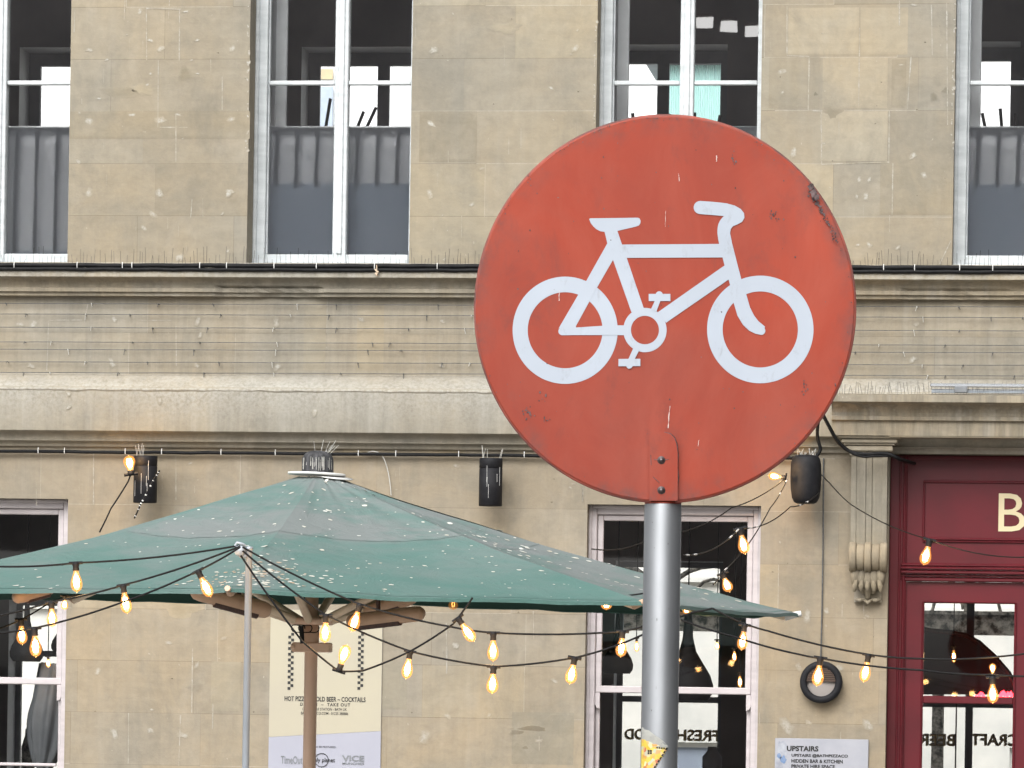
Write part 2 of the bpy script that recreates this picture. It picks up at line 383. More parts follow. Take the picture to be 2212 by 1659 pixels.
WT = 0.40      # wall thickness
def tintr(lo=.93, hi=1.07):
    v = random.uniform(lo, hi); w_ = random.uniform(-.035, .035); return (v*(1+w_), v, v*(1-1.6*w_))
BLK = []
def blk_tint(x, z):
    for (a, b, c, d, t) in BLK:
        if a <= x <= b and c <= z <= d: return t
    return (1, 1, 1)
def ashlar(mb, x0, x1, z0, z1, courses, holes, blk=(.62, 1.15), Y=0.0, fx=(0, 0, 0), seed=1, warm=0):
    rnd = random.Random(seed)
    zs = sorted(set([z0, z1] + [z for z in courses if z0 < z < z1]))
    for ci in range(len(zs)-1):
        a, b = zs[ci], zs[ci+1]
        xs = [x0 - rnd.uniform(0, .6)]
        while xs[-1] < x1: xs.append(xs[-1] + rnd.uniform(*blk))
        for bi in range(len(xs)-1):
            p, q = max(xs[bi], x0), min(xs[bi+1], x1)
            if q - p < .01: continue
            tv = rnd.uniform(.92, 1.05); w_ = rnd.uniform(-.025, .025); tint = (tv*(1+w_), tv, tv*(1-1.6*w_))
            if rnd.random() < .12: tint = (tint[0]*1.13, tint[1]*1.12, tint[2]*1.08)
            if warm: tint = (tint[0]*1.06, tint[1]*1.02, tint[2]*.985)  # bulb light on the lower wall, put into the stone tint
            j = .0034
            # joint backing is the recessed strip
            rects = [(p, q, a, b)]
            for (h0, h1, k0, k1) in holes:
                nr = []
                for (c0, c1, d0, d1) in rects:
                    if c1 <= h0 or c0 >= h1 or d1 <= k0 or d0 >= k1: nr.append((c0, c1, d0, d1)); continue
                    if c0 < h0: nr.append((c0, h0, d0, d1))
                    if c1 > h1: nr.append((h1, c1, d0, d1))
                    e0, e1 = max(c0, h0), min(c1, h1)
                    if d0 < k0: nr.append((e0, e1, d0, k0))
                    if d1 > k1: nr.append((e0, e1, k1, d1))
                rects = nr
            jt = rnd.choice([(.62, .60, .56), (.70, .68, .64), (.78, .77, .75), (1.12, 1.12, 1.12)])
            jf = (.5, fx[1], fx[2]) if jt[0] > 1 else fx
            jv = rnd.choice([(.72, .70, .66), (.85, .83, .8), (1.12, 1.12, 1.12), (.96, .95, .93)])
            jvf = (rnd.uniform(.3, .75), fx[1], fx[2]) if jv[0] > 1 else fx
            for (c0, c1, d0, d1) in rects:
                la = j if abs(c0-p) < 1e-6 and p > x0 else 0; lb = j*0
                da = j if abs(d0-a) < 1e-6 else 0
                BLK.append((c0, c1, d0, d1, tint))
                mb.add([(c0+la, Y, d0+da), (c1, Y, d0+da), (c1, Y, d1), (c0+la, Y, d1)], [(0, 1, 2, 3)], tint=tint, fx=fx)
                if da: mb.add([(c0+la, Y, d0), (c1, Y, d0), (c1, Y, d0+da), (c0+la, Y, d0+da)], [(0, 1, 2, 3)], tint=tuple(tint[i]*jt[i] for i in range(3)), fx=jf)
                if la: mb.add([(c0, Y, d0), (c0+la, Y, d0), (c0+la, Y, d1), (c0, Y, d1)], [(0, 1, 2, 3)], tint=tuple(tint[i]*jv[i] for i in range(3)), fx=jvf)
def reveals(mb, h, d=WT, Y=0.0, bottom=True, tint=(.97, .97, .97), fx=(0, .15, 0)):
    x0, x1, z0, z1 = h
    mb.add([(x0,Y,z0),(x0,Y+d,z0),(x0,Y+d,z1),(x0,Y,z1)], [(0,1,2,3)], tint=tint, fx=fx)
    mb.add([(x1,Y,z0),(x1,Y,z1),(x1,Y+d,z1),(x1,Y+d,z0)], [(0,1,2,3)], tint=tint, fx=fx)
    mb.add([(x0,Y,z1),(x0,Y+d,z1),(x1,Y+d,z1),(x1,Y,z1)], [(0,1,2,3)], tint=tint, fx=fx)
    if bottom: mb.add([(x0,Y,z0),(x1,Y,z0),(x1,Y+d,z0),(x0,Y+d,z0)], [(0,1,2,3)], tint=tint, fx=fx)
wall = MB()
cu_z = [zU(340, 15.7+112.7*k) for k in range(-6, 5)]
ashlar(wall, XL, XR, Z_usill, Z_top, cu_z, UW, seed=3)
ashlar(wall, XL, XR, Z_f, Z_s2, [(Z_f+Z_s2)/2+.02], [], blk=(.8, 1.5), fx=(.08, .20, 0), seed=5)
cl_z = [zU(300, 1540+112.3*k) for k in range(-6, 12)]
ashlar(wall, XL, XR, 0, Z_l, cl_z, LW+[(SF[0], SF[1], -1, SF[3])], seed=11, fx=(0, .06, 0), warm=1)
for h in UW: reveals(wall, h)
for h in LW: reveals(wall, h, .22)
reveals(wall, (SF[0], SF[1], 0, SF[3]), .30, bottom=False)
# repair dabs, drips and mortar smears: part of the wall surface
def dab(u, v, r, pale=.8, Y=-.0026, asp=1.0, rnd=random):
    c = P(u, v, Y); n = 11; s = r/290.0
    vs = [c]; fxs = [(pale, 0, 0)]
    ph = rnd.uniform(0, 6); el = rnd.uniform(.7, 1.35); pale *= rnd.uniform(.6, 1.0)
    for ring, rr, pv in ((0, .55, pale*.9), (1, 1.15, 0.0)):
        for q in range(n):
            t = 2*math.pi*q/n; jr = rr*rnd.uniform(.6, 1.2)*(1+.3*math.sin(2*t+ph))*(el if abs(math.sin(t)) > .6 else 1)
            vs.append((c.x+math.cos(t)*s*jr*asp, Y+(.0006 if ring else 0), c.z+math.sin(t)*s*jr)); fxs.append((pv, 0, 0))
    fs = [(0, 1+(q+1) % n, 1+q) for q in range(n)] + [(1+q, 1+(q+1) % n, 1+n+(q+1) % n, 1+n+q) for q in range(n)]
    wall.add(vs, fs, fx=fxs, tint=blk_tint(c.x, c.z) if Y > -.1 else (1, 1, 1))
def streak(u0, v0, u1, v1, wpx=1.4, pale=.7, Y=-.0022):
    a, b = P(u0, v0, Y), P(u1, v1, Y); d = (b-a); L = d.length
    if L < 1e-4: return
    d /= L; nrm = Vector((-d.z, 0, d.x)); n = max(2, int(L/.04)); vs = []; fs = []; fx = []
    for i in range(n+1):
        s = i/n; c = a.lerp(b, s); ww = wpx/290/2*random.uniform(.3, 1.4)
        vs += [c-nrm*ww*2.2, c-nrm*ww, c+nrm*ww, c+nrm*ww*2.2]; p = pale*random.uniform(.4, 1.1); fx += [(0, 0, 0), (p, 0, 0), (p, 0, 0), (0, 0, 0)]
    for i in range(n):
        for j in range(3): fs.append((i*4+j, i*4+4+j, i*4+5+j, i*4+1+j))
    wall.add(vs, fs, fx=fx, tint=blk_tint(a.x, a.z))
for (u, v, r) in [(194,108,7),(347,105,8),(501,105,8),(192,262,8),(347,260,11),(499,258,9),(192,415,10),(344,415,11),(496,415,9),(330,463,9),(310,492,6),(168,348,5),
                  (937,108,9),(930,267,9),(929,419,9),(1019,442,6),(1242,106,8),(1190,190,5),(1715,327,9),(1972,337,7),(1856,388,6),(1878,388,6),(1850,425,5),(1871,424,7),(1690,155,9),
                  (1996,378,6),(1940,535,6),(1878,529,7),(1853,529,4),(492,542,5),(960,560,4),(388,556,8)]:
    dab(u, v, r)
for (u, v, r) in [(302, 25, 4), (325, 87, 4), (426, 87, 4), (401, 25, 4), (285, 248, 4), (385, 248, 4), (325, 159, 3), (427, 159, 3), (318, 183, 3), (214, 213, 3), (231, 129, 3), (414, 130, 3)]:
    dab(u, v, r, .95, asp=1.6)
for (u, v, r) in [(247,690,7),(427,694,7),(73,700,8),(43,700,7),(433,723,5),(243,785,8),(67,790,7),(424,789,7),(597,697,8),(599,793,8),(780,690,6),(955,694,6),(955,790,7),(1980,700,5),(1972,776,7),(345,865,7),(148,880,6),(148,850,6),(680,890,7)]:
    dab(u, v, r, .75, Y=-.0035 if v < 805 else -.1635)
for (u, v, r) in [(365,1389,7),(483,1379,7),(425,1437,6),(211,1451,7),(248,1585,9),(325,1578,7),(396,1589,10),(411,1001,4),(984,1395,8),(1061,1446,9),(1196,1470,7),(917,1592,13),(1165,1600,6),(1056,1545,5),(967,1547,7),(985,1006,6),(1745,1330,9),(1785,1320,8),(1873,1331,5),(1725,1440,8),(1700,1570,14),(1746,1561,6),(1875,1566,10),(1810,1445,12),(1615,1000,5)]:
    dab(u, v, r, .6)
for s_ in [(316,18,317,130),(388,20,387,132),(342,130,341,275),(380,245,380,350),(480,165,480,238),(270,0,268,45),(366,0,364,40),(162,20,160,70),(316,18,390,20),(345,275,405,275),
           (1700,12,1700,120),(1700,120,1748,122),(1748,122,1746,238),(1746,238,1774,240),(1774,240,1775,355),(1775,355,1921,350),(1921,238,1920,350),(1929,352,1927,465),(1968,123,1960,236),(2012,10,2014,120),(2045,5,2047,270),(1857,60,1855,230),(1943,0,1943,55),(2054,520,2030,570),
           (415,430,412,470),(105,692,101,800),(105,692,182,691),(190,655,182,697),(305,692,370,692),(380,705,381,790),(530,1345,528,1400),(460,1520,459,1575),(278,1540,277,1650),(390,1545,386,1655),(416,1400,414,1540),(1152,1320,1153,1380),(964,1345,965,1455),(202,980,202,1090),(380,985,380,1080),(1865,1240,1866,1330)]:
    streak(*s_)
for (u0, v0, u1, v1, tt) in [(1702,16,1856,118,1.16),(1858,16,1962,118,1.12),(1776,124,1918,234,1.14),(1772,240,1918,348,1.18),(1925,128,1958,232,.90),(1660,124,1772,234,.96),(1900,352,2060,464,.93),
                             (905,240,1030,350,.90),(150,240,540,300,.93),(700,1430,880,1530,.97),(1700,700,1800,800,1.10),(655,652,705,800,1.08),(770,655,830,800,1.06),(1105,1540,1240,1650,.93),(455,1430,520,1535,1.05)]:
    a_, b_ = P(u0, v1, -.0018), P(u1, v0, -.0018); e_ = .02; xs_ = [a_.x, a_.x+e_, b_.x-e_, b_.x]; zs_ = [a_.z, a_.z+e_, b_.z-e_, b_.z]
    wall.add([(x, -.0018 if 0 < i < 3 and 0 < j_ < 3 else -.0008, z) for j_, z in enumerate(zs_) for i, x in enumerate(xs_)], [(q*4+p, q*4+p+1, q*4+p+5, q*4+p+4) for q in range(3) for p in range(3)], tint=(tt*1.01, tt, tt*.97))
# ragged white paint along the left edges of the upper windows
for ue, ub in ((537, 528), (1287, 1279), (2061, 2052)):
    for i in range(26):
        v = random.uniform(0, 330); u = ue + 5 - (v/560)*9 - random.uniform(1, 6)
        dab(u, v, random.uniform(1.5, 4), .95, asp=.8)
for i in range(190):
    u = random.uniform(-100, 2300); v = random.choice([random.uniform(0, 560), random.uniform(1000, 1659)])
    if any(h[0] < P(u, v).x < h[1] and h[2] < P(u, v).z < h[3] for h in UW+LW+[SF]): continue
    if random.random() < .5: streak(u, v, u+random.uniform(-.5, .5), v+random.uniform(8, 50), random.uniform(.6, 1.1), random.uniform(.25, .6))
    else: dab(u, v, random.uniform(1.5, 4), random.uniform(.3, .8), asp=random.uniform(.8, 1.6))
# brown weathered patch low on the wall
def brownpatch(u, v, ru, rv, dark=.6):
    c = P(u, v, -.002); n = 16; vs = [c]; fx = [(0, 0, 0)]; bt = blk_tint(c.x, c.z); tn = [(bt[0]*dark, bt[1]*dark*.98, bt[2]*dark*.94)]; ph = random.uniform(0, 6)
    for rr, tt in ((.55, dark), (1.0, 1.0)):
        for q in range(n):
            t = 2*math.pi*q/n; j = rr*random.uniform(.75, 1.15)*(1+.2*math.sin(3*t+ph))
            vs.append((c.x+math.cos(t)*ru/290*j, -.002+(.001 if rr == 1 else 0), c.z+math.sin(t)*rv/290*j)); tn.append((bt[0]*tt, bt[1]*tt, bt[2]*tt*(.97 if tt != 1 else 1))); fx.append((0, 0, 0))
    wall.add(vs, [(0, 1+(q+1) % n, 1+q) for q in range(n)] + [(1+q, 1+(q+1) % n, 1+n+(q+1) % n, 1+n+q) for q in range(n)], tint=tn, fx=fx)
for q_ in range(46):
    u = random.uniform(-60, 2250); v = random.choice([random.uniform(10, 545), random.uniform(1010, 1640)]); ru, rv_ = random.uniform(10, 60), random.uniform(5, 26)
    if any(h[0]-.3 < P(u, v).x < h[1]+.3 and h[2]-.2 < P(u, v).z < h[3]+.2 for h in UW+LW+[SF]): continue
    brownpatch(u, v, ru, rv_, random.uniform(.84, .95) if q_ % 3 else 1.10)
for q_ in range(60):
    u = random.uniform(-60, 2250); v = random.choice([random.uniform(10, 560), random.uniform(1010, 1640)])
    if any(h[0]-.03 < P(u, v).x < h[1]+.03 and h[2] < P(u, v).z < h[3] for h in UW+LW+[SF]): continue
    brownpatch(u, v, random.uniform(1, 3), random.uniform(1, 2.4), random.uniform(.3, .6))
for a in [(1150,1574,52,9,.55),(1118,1582,22,8,.55),(1135,1615,10,5,.6),(2077-60,210,10,12,.7),(1762,203,6,6,.55),(2060-17,195,9,8,.7)]: brownpatch(*a)
wall_ob = wall.build('wall', M['stone'], B)
# dark wall lining behind, rear walls, floors, ceilings -------------------
def gridwall(mb, x0, x1, z0, z1, Y, holes, **k):
    xs = sorted(set([x0, x1]+[h[i] for h in holes for i in (0, 1) if x0 < h[i] < x1])); zs = sorted(set([z0, z1]+[h[i] for h in holes for i in (2, 3) if z0 < h[i] < z1]))
    for i in range(len(xs)-1):
        for j in range(len(zs)-1):
            cx, cz = (xs[i]+xs[i+1])/2, (zs[j]+zs[j+1])/2
            if any(h[0] < cx < h[1] and h[2] < cz < h[3] for h in holes): continue
            mb.add([(xs[i],Y,zs[j]),(xs[i+1],Y,zs[j]),(xs[i+1],Y,zs[j+1]),(xs[i],Y,zs[j+1])], [(0,1,2,3)], **k)
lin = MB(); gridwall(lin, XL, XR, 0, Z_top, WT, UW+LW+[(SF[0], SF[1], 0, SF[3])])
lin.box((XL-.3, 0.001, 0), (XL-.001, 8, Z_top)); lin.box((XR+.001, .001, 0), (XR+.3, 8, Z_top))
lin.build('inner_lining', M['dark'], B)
RY = 7.5
Zc = 4.35
def rop(u0, u1, v0, v1, Y=RY):
    return (PX_(u0, v0, Y), PX_(u1, v0, Y), PZ_((u0+u1)/2, v1, Y), PZ_((u0+u1)/2, v0, Y))
RU = [rop(43, 353, 102, 470), rop(652, 962, 101, 470), rop(1262, 1572, 96, 470), rop(1886, 2205, 90, 470)]
RL = [rop(20, 240, 1296, 1800), rop(1330, 1562, 1212, 1800), rop(1940, 2420, 1240, 1900)]
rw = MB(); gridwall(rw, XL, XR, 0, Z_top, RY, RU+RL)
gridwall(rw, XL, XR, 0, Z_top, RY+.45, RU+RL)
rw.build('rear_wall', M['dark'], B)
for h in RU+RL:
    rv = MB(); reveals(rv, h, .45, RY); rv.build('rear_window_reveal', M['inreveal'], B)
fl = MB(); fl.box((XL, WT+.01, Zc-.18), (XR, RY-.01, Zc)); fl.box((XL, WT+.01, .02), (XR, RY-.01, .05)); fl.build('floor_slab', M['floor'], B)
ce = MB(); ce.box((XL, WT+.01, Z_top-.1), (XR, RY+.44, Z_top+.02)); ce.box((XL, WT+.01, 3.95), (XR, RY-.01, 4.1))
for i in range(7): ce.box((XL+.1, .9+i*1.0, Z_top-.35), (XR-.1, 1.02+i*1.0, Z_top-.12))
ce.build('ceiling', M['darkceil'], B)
rf = MB(); rf.box((XL-.3, -.25, Z_top+.03), (XR+.3, RY+.7, Z_top+.25)); rf.build('roof_slab', M['grey'], B)

# string courses ----------------------------------------------------------
def course(name, prof, x0, x1, fx=(0, .4, 0), tint=(1, 1, 1), erode=None, step=.06, pale=None):
    mb = MB(); n = len(prof); nx = int((x1-x0)/step); vs = []; fs = []
    tn = []; bt = (1, 1, 1); nxt = x0
    for i in range(nx+1):
        x = x0+(x1-x0)*i/nx
        if x >= nxt: bt = tintr(.93, 1.07); nxt = x+random.uniform(.8, 1.5)
        e = erode(x) if erode else 0
        for j, (y, z) in enumerate(prof):
            nz = mnoise.noise((x*3, z*20, y*9))*.004 + mnoise.noise((x*17, z*30, 3))*.002
            yy = y + nz
            if e > 0 and 0 < j < n-1:
                yy = y + e*(abs(mnoise.noise((x*6, z*9, 1)))*.05 + .02)*(1 if j > n*.55 else .12)
                yy = min(yy, max(prof[-1][0], y))if j > n*.55 else yy
            vs.append((x, yy, z)); tn.append(bt)
    for i in range(nx):
        for j in range(n-1): fs.append((i*n+j, i*n+j+1, (i+1)*n+j+1, (i+1)*n+j))
    if pale: fx = [((pale[j] if j < len(pale) else fx[0])*(.7+.5*mnoise.noise((i*.09, j, 4))), fx[1], fx[2]) for i in range(nx+1) for j in range(n)]
    mb.add(vs, fs, tint=tn, fx=fx)
    return mb.build(name, M['stone'], B)
def zz(v, Y, u=300): return PZ_(u, v, Y)
def arc(y0, z0, y1, z1, n=6, bulge='in'):
    out = []
    for i in range(n+1):
        t = i/n*math.pi/2
        if bulge == 'in': out.append((y0+(y1-y0)*math.sin(t), z0+(z1-z0)*(1-math.cos(t))))
        else: out.append((y0+(y1-y0)*(1-math.cos(t)), z0+(z1-z0)*math.sin(t)))
    return out
ex0, ex1 = P(478, 630).x, P(700, 630).x; ex2, ex3 = P(1955, 630).x, P(2190, 640).x
def er(x):
    if ex0 < x < ex1: return 1.0
    if ex2 < x < ex3: return .6
    return 0
prof_up = [(0.0, Z_usill+.006), (-.165, zz(583, -.165)), (-.17, zz(597.5, -.17)), (-.155, zz(599.5, -.155))] + \
          arc(-.15, zz(600.5, -.15), -.075, zz(620.5, -.075)) + [(-.10, zz(622, -.10)), (-.098, zz(630, -.098)), (-.075, zz(631, -.075)), (-.073, zz(639, -.073)), (-.012, zz(641.5, -.012)), (0.0, Z_s2-.001)]
course('string_course', prof_up, XL, XR, (0, .42, 0), erode=er, pale=[.5, .6, .35])
prof_mid = [(0.0, Z_f+.002), (-.05, zz(816, -.05)), (-.15, zz(838, -.15)), (-.16, zz(843, -.16)), (-.16, zz(930.5, -.16)), (-.15, zz(932.5, -.15))] + \
           arc(-.14, zz(933.5, -.14), -.075, zz(950, -.075)) + [(-.085, zz(951.5, -.085))] + arc(-.083, zz(953, -.083), -.035, zz(963, -.035)) + [(-.03, zz(965.5, -.03)), (0, Z_l-.001)]
course('band_course', prof_mid, XL, XR, (.06, .28, 0), pale=[.3, .4, .75, .65, .0])
# crumbly pale top edge of the band course
pe = MB(); vs = []; fs = []; fxp = []; npe = 900
for i in range(npe+1):
    x = XL+(XR-XL)*i/npe; a_ = mnoise.noise((x*9, 2, 5))*.006+mnoise.noise((x*31, 1, 7))*.005; b_ = mnoise.noise((x*7, 7, 1))*.006+mnoise.noise((x*23, 3, 3))*.003; zc_ = zz(841, -.155)
    vs += [(x, -.148, zc_+.020+a_), (x, -.164-abs(a_), zc_+.006+b_*.4), (x, -.1665-abs(b_)*.6, zc_-.004+b_), (x, -.1585, zc_-.017+b_*1.3)]; fxp += [(.1, 0, 0), (.55, 0, 0), (.5, 0, 0), (.1, 0, 0)]
for i in range(npe):
    for q in range(3): fs.append((i*4+q, i*4+q+1, i*4+q+5, i*4+q+4))
pe.add(vs, fs, fx=fxp)
pe.build('flaking_render', M['stone'], B)

# upper windows -----------------------------------------------------------
FY = .25
def window_upper(h, u_mid0, u_mid1, seed):
    x0, x1, z0, z1 = h
    fr = MB(); d0, d1 = FY, FY+.09
    lw, rwd = .092, .045
    # outer frame
    fr.bevbox((x0, d0, z0+.005), (x0+lw, d1, z1)); fr.bevbox((x0, d0-.03, z0+.005), (x0+.03, d0-.001, z1)); fr.bevbox((x0+lw+.001, d0+.03, z0+.09), (x0+lw+.014, d1-.01, z1))
    fr.bevbox((x1-rwd, d0, z0+.005), (x1, d1, z1))
    fr.bevbox((x0+lw+.002, d0+.004, z0+.03), (x1-rwd-.002, d1-.004, z0+.098)); fr.bevbox((x0, d0-.11, z0-.02), (x1, d0-.002, z0+.022))
    xm0, xm1 = P(u_mid0, 280, FY).x, P(u_mid1, 280, FY).x
    wob = fr.build('window', M['wpaint'], B)
    mu = MB(); mu.bevbox((xm0, d0-.012, z0+.03), (xm1, d1-.002, z1)); xm = (xm0+xm1)/2
    mu.bevbox((xm0+.03, d0-.024, z0+.1), (xm1-.03, d0-.013, z1), r=.004); mu.build('mullion', M['wpaint'], wob)
    zb = PZ_(u_mid0, 178.5, FY)
    for (a, b) in ((x0+lw+.016, xm0-.001), (xm1+.001, x1-rwd-.001)):
        t = MB(); t.bevbox((a, d0+.005, zb-.017), (b, d0+.05, zb+.017)); t.build('glazing_bar', M['wpaint'], wob)
        gl = MB(); zf = PZ_((u_mid0+u_mid1)/2, 272, FY+.05)
        gl.add([(a, d0+.055, z0+.1), (b, d0+.055, z0+.1), (b, d0+.055, z1), (a, d0+.055, z1)], [(0, 1, 2, 3)]); gl.build('pane', M['glassU'], wob)
        fm = MB(); fm.add([(a, d0+.062, z0+.1), (b, d0+.062, z0+.1), (b, d0+.062, zf), (a, d0+.062, zf)], [(0, 1, 2, 3)]); fm.build('frosted_film', M['film'], wob)
    sh = MB(); sh.bevbox((x0+.06, FY+.32, z0+.03), (x0+.185, FY+.36, z1)); sh.bevbox((x0+.075, FY+.12, z0+.03), (x0+.1, FY+.319, z1)); sh.build('shutter_board', M['inreveal'], wob)
    # pale sheet added behind the film in place of backlight through the panes
    zf = PZ_((u_mid0+u_mid1)/2, 274, FY+.14); zlow = z0+.1 if seed == 0 else PZ_(0, 405, FY+.14)
    cu_ = MB(); n = 120; vs = []; fs = []
    for i in range(n+1):
        x = x0+.02+(x1-x0-.04)*i/n; dd = .01*math.sin(x*23)+mnoise.noise((x*4, 0, seed))*.015
        vs += [(x, FY+.24+dd, zlow+mnoise.noise((x*5, 1, seed))*.02), (x, FY+.24+dd, zf-.01)]
    for i in range(n): fs.append((2*i, 2*i+2, 2*i+3, 2*i+1))
    cu_.add(vs, fs, smooth=True); cu_.build('backlight_sheet', M['backlight'], wob)
    u_ = u_mid0-128 if seed else -12
    rb = MB(); rb.box((x0+.02, FY+.17, zf-.03), (x1-.02, FY+.2, zf)); rb.build('sheet_rail', M['darkceil'], wob)
    while u_ < u_mid0+180:
        xx = P(u_, 400, FY+.14).x
        if x0+.1 < xx < x1-.03:
            br = MB(); br.tube([(xx, FY+.17, zlow+.03), (xx+.004, FY+.165, (zlow+zf)/2), (xx+.012, FY+.17, zf-.02)], [.016, .013, .017], n=8); br.build('upright_bar', M['darkceil'], wob)
        u_ += 43.6
    if True:
        bb = MB(); bb.box((x0+.02, FY+.2, z0-.05), (x1-.02, FY+.24, zlow+.04)); bb.build('back_board', M['slate'], wob)
M['backlight'] = noisy('backlight_pale', (.80, .80, .82), (.72, .72, .75), 3, .9)
M['slate'] = noisy('slate_blue_board', (.30, .35, .42), (.26, .30, .37), 2, .8)
window_upper(UW[0], -20, 13, 0); window_upper(UW[1], 722, 751, 1); window_upper(UW[2], 1467, 1497, 2); window_upper(UW[3], 2238, 2268, 3)
# rear upper windows: casements in their recess
for i, h in enumerate(RU):
    x0, x1, z0, z1 = h; Y = RY+.38; w_ = x1-x0
    f = MB(); a = .11; f.box((x0, Y, z0), (x0+a, Y+.06, z1)); f.box((x1-.09, Y, z0), (x1, Y+.06, z1)); f.box((x0+a, Y, z1-.12), (x1-.09, Y+.06, z1)); f.box((x0+a, Y, z0), (x1-.09, Y+.06, z0+.1))
    xm = x0+w_*.53; f.box((xm-.055, Y-.003, z0+.1), (xm+.055, Y+.057, z1-.12))
    o_ = f.build('rear_window', M['grey'], B)
    gl = MB(); gl.add([(x0+a, Y+.03, z0+.1), (x1-.09, Y+.03, z0+.1), (x1-.09, Y+.03, z1-.12), (x0+a, Y+.03, z1-.12)], [(0, 1, 2, 3)]); gl.build('pane', M['glass2'], o_)
for i, h in enumerate(RL):
    x0, x1, z0, z1 = h; Y = RY+.3
    f = MB(); f.box((x0, Y, z0), (x0+.05, Y+.06, z1)); f.box((x1-.05, Y, z0), (x1, Y+.06, z1)); f.box((x0+.05, Y, z1-.05), (x1-.05, Y+.06, z1))
    if i < 2: zr = PZ_(1450 if i else 100, 1511 if i else 1412, Y)
    else: zr = PZ_(2090, 1522, Y)
    f.box((x0+.05, Y+.002, zr-.028), (x1-.05, Y+.058, zr+.028))
    if i == 2:
        for uu in (2094, 2300): xx = P(uu, 1500, Y).x; f.box((xx-.035, Y+.003, z0), (xx+.035, Y+.055, z1-.05))
    if i == 1:
        for uu in (1461,): xx = P(uu, 1400, Y).x; f.box((xx-.018, Y+.003, z0), (xx+.018, Y+.055, z1-.05))
    o_ = f.build('rear_window', M['grey'], B)
    gl = MB(); gl.add([(x0, Y+.03, z0), (x1, Y+.03, z0), (x1, Y+.03, z1), (x0, Y+.03, z1)], [(0, 1, 2, 3)]); gl.build('pane', M['glass2'], o_)
    Yt = Y+.02
    def lets(word, ua, ub, v0, v1):
        t = MB(); put_text(t, word, P(ua, v1, Yt).x, P(ub, v1, Yt).x, PZ_((ua+ub)/2, v1, Yt), PZ_((ua+ub)/2, v0, Yt), Yt, .018, mirror=True)
        put_text(t, word, P(ua-2, v1, Yt).x, P(ub-2, v1, Yt).x, PZ_((ua+ub)/2, v1+1.5, Yt), PZ_((ua+ub)/2, v0+1.5, Yt), Yt-.004, .02, mirror=True, mi=1)
        t.build('window_lettering', [M['ink'], M['gold']], o_)
    if i == 1: lets('FRESH', 1462, 1553, 1576, 1600); lets('FOOD', 1350, 1430, 1574, 1597)
    if i == 2: lets('BEER', 1985, 2064, 1585, 1610); lets('CRAFT', 2098, 2200, 1585, 1610)

# ground floor sash windows ----------------------------------------------
def horn(mb, xa, xb, zt, y0, y1, side):
    # curved sash horn under the meeting rail
    pts = [(0, 0), (0, -.32), (.25, -.40), (.35, -.55), (.30, -.68), (.55, -.78), (.62, -.92), (1, -1.0), (1, 0)]
    W = (xb-xa); H = .12
    if side > 0: q = [(xb-p[0]*W, zt+p[1]*H) for p in pts]
    else: q = [(xa+p[0]*W, zt+p[1]*H) for p in pts]
    n = len(q); vs = [(x, y0, z) for x, z in q]+[(x, y1, z) for x, z in q]
    mb.add(vs, [tuple(range(n)), tuple(reversed(range(n, 2*n)))]+[(i, i+n, (i+1) % n+n, (i+1) % n) for i in range(n)])
def sash(h, u_c, v_rail, idx):
    x0, x1, z0, z1 = h; Y = .12
    f = MB(); fw_ = .062
    f.bevbox((x0, Y, z0), (x0+fw_, Y+.12, z1)); f.bevbox((x1-fw_, Y, z0), (x1, Y+.12, z1)); f.bevbox((x0+fw_+.001, Y+.003, z1-.07), (x1-fw_-.001, Y+.117, z1)); f.bevbox((x0-.02, Y-.12, z0-.06), (x1+.02, Y+.12, z0-.002))
    f.bevbox((x0, Y-.02, z0), (x0+.025, Y-.001, z1)); f.bevbox((x1-.025, Y-.02, z0), (x1, Y-.001, z1)); f.bevbox((x0+.026, Y-.02, z1-.025), (x1-.026, Y-.001, z1))
    wob = f.build('window', M['ppaint'], B)
    zr = PZ_(u_c, v_rail, Y); sx0, sx1 = x0+fw_+.002, x1-fw_-.002; st = .045
    s = MB(); ys = Y+.03
    s.bevbox((sx0, ys, zr-.02), (sx0+st, ys+.04, z1-.072)); s.bevbox((sx1-st, ys, zr-.02), (sx1, ys+.04, z1-.072)); s.bevbox((sx0+st, ys+.001, z1-.115), (sx1-st, ys+.039, z1-.072)); s.bevbox((sx0, ys-.002, zr-.026), (sx1, ys+.042, zr+.026))
    horn(s, sx0-.03, sx0+st-.01, zr-.027, ys, ys+.038, -1); horn(s, sx1-st+.01, sx1+.03, zr-.027, ys, ys+.038, 1)
    so_ = s.build('upper_sash', M['ppaint'], wob)
    l = MB(); yl = Y+.075
    l.bevbox((sx0, yl, z0+.002), (sx0+st-.012, yl+.04, zr)); l.bevbox((sx1-st+.012, yl, z0+.002), (sx1, yl+.04, zr)); l.bevbox((sx0+st-.012, yl+.001, z0+.002), (sx1-st+.012, yl+.039, z0+.09))
    if idx == 0:
        zq = PZ_(70, 1652, Y); l.bevbox((sx0+st, yl+.003, zq-.012), (sx1-st, yl+.036, zq+.012))
    l.build('lower_sash', M['ppaint'], wob)
    p = MB(); p.add([(sx0+st, ys+.02, zr+.02), (sx1-st, ys+.02, zr+.02), (sx1-st, ys+.02, z1-.1), (sx0+st, ys+.02, z1-.1)], [(0, 1, 2, 3)]); p.build('pane', M['glass'], wob)
    p = MB(); p.add([(sx0+.03, yl+.02, z0+.08), (sx1-.03, yl+.02, z0+.08), (sx1-.03, yl+.02, zr), (sx0+.03, yl+.02, zr)], [(0, 1, 2, 3)]); p.build('pane', M['glass'], wob)
sash(LW[0], 70, 1471, 0); sash(LW[1], 1455, 1491, 1)

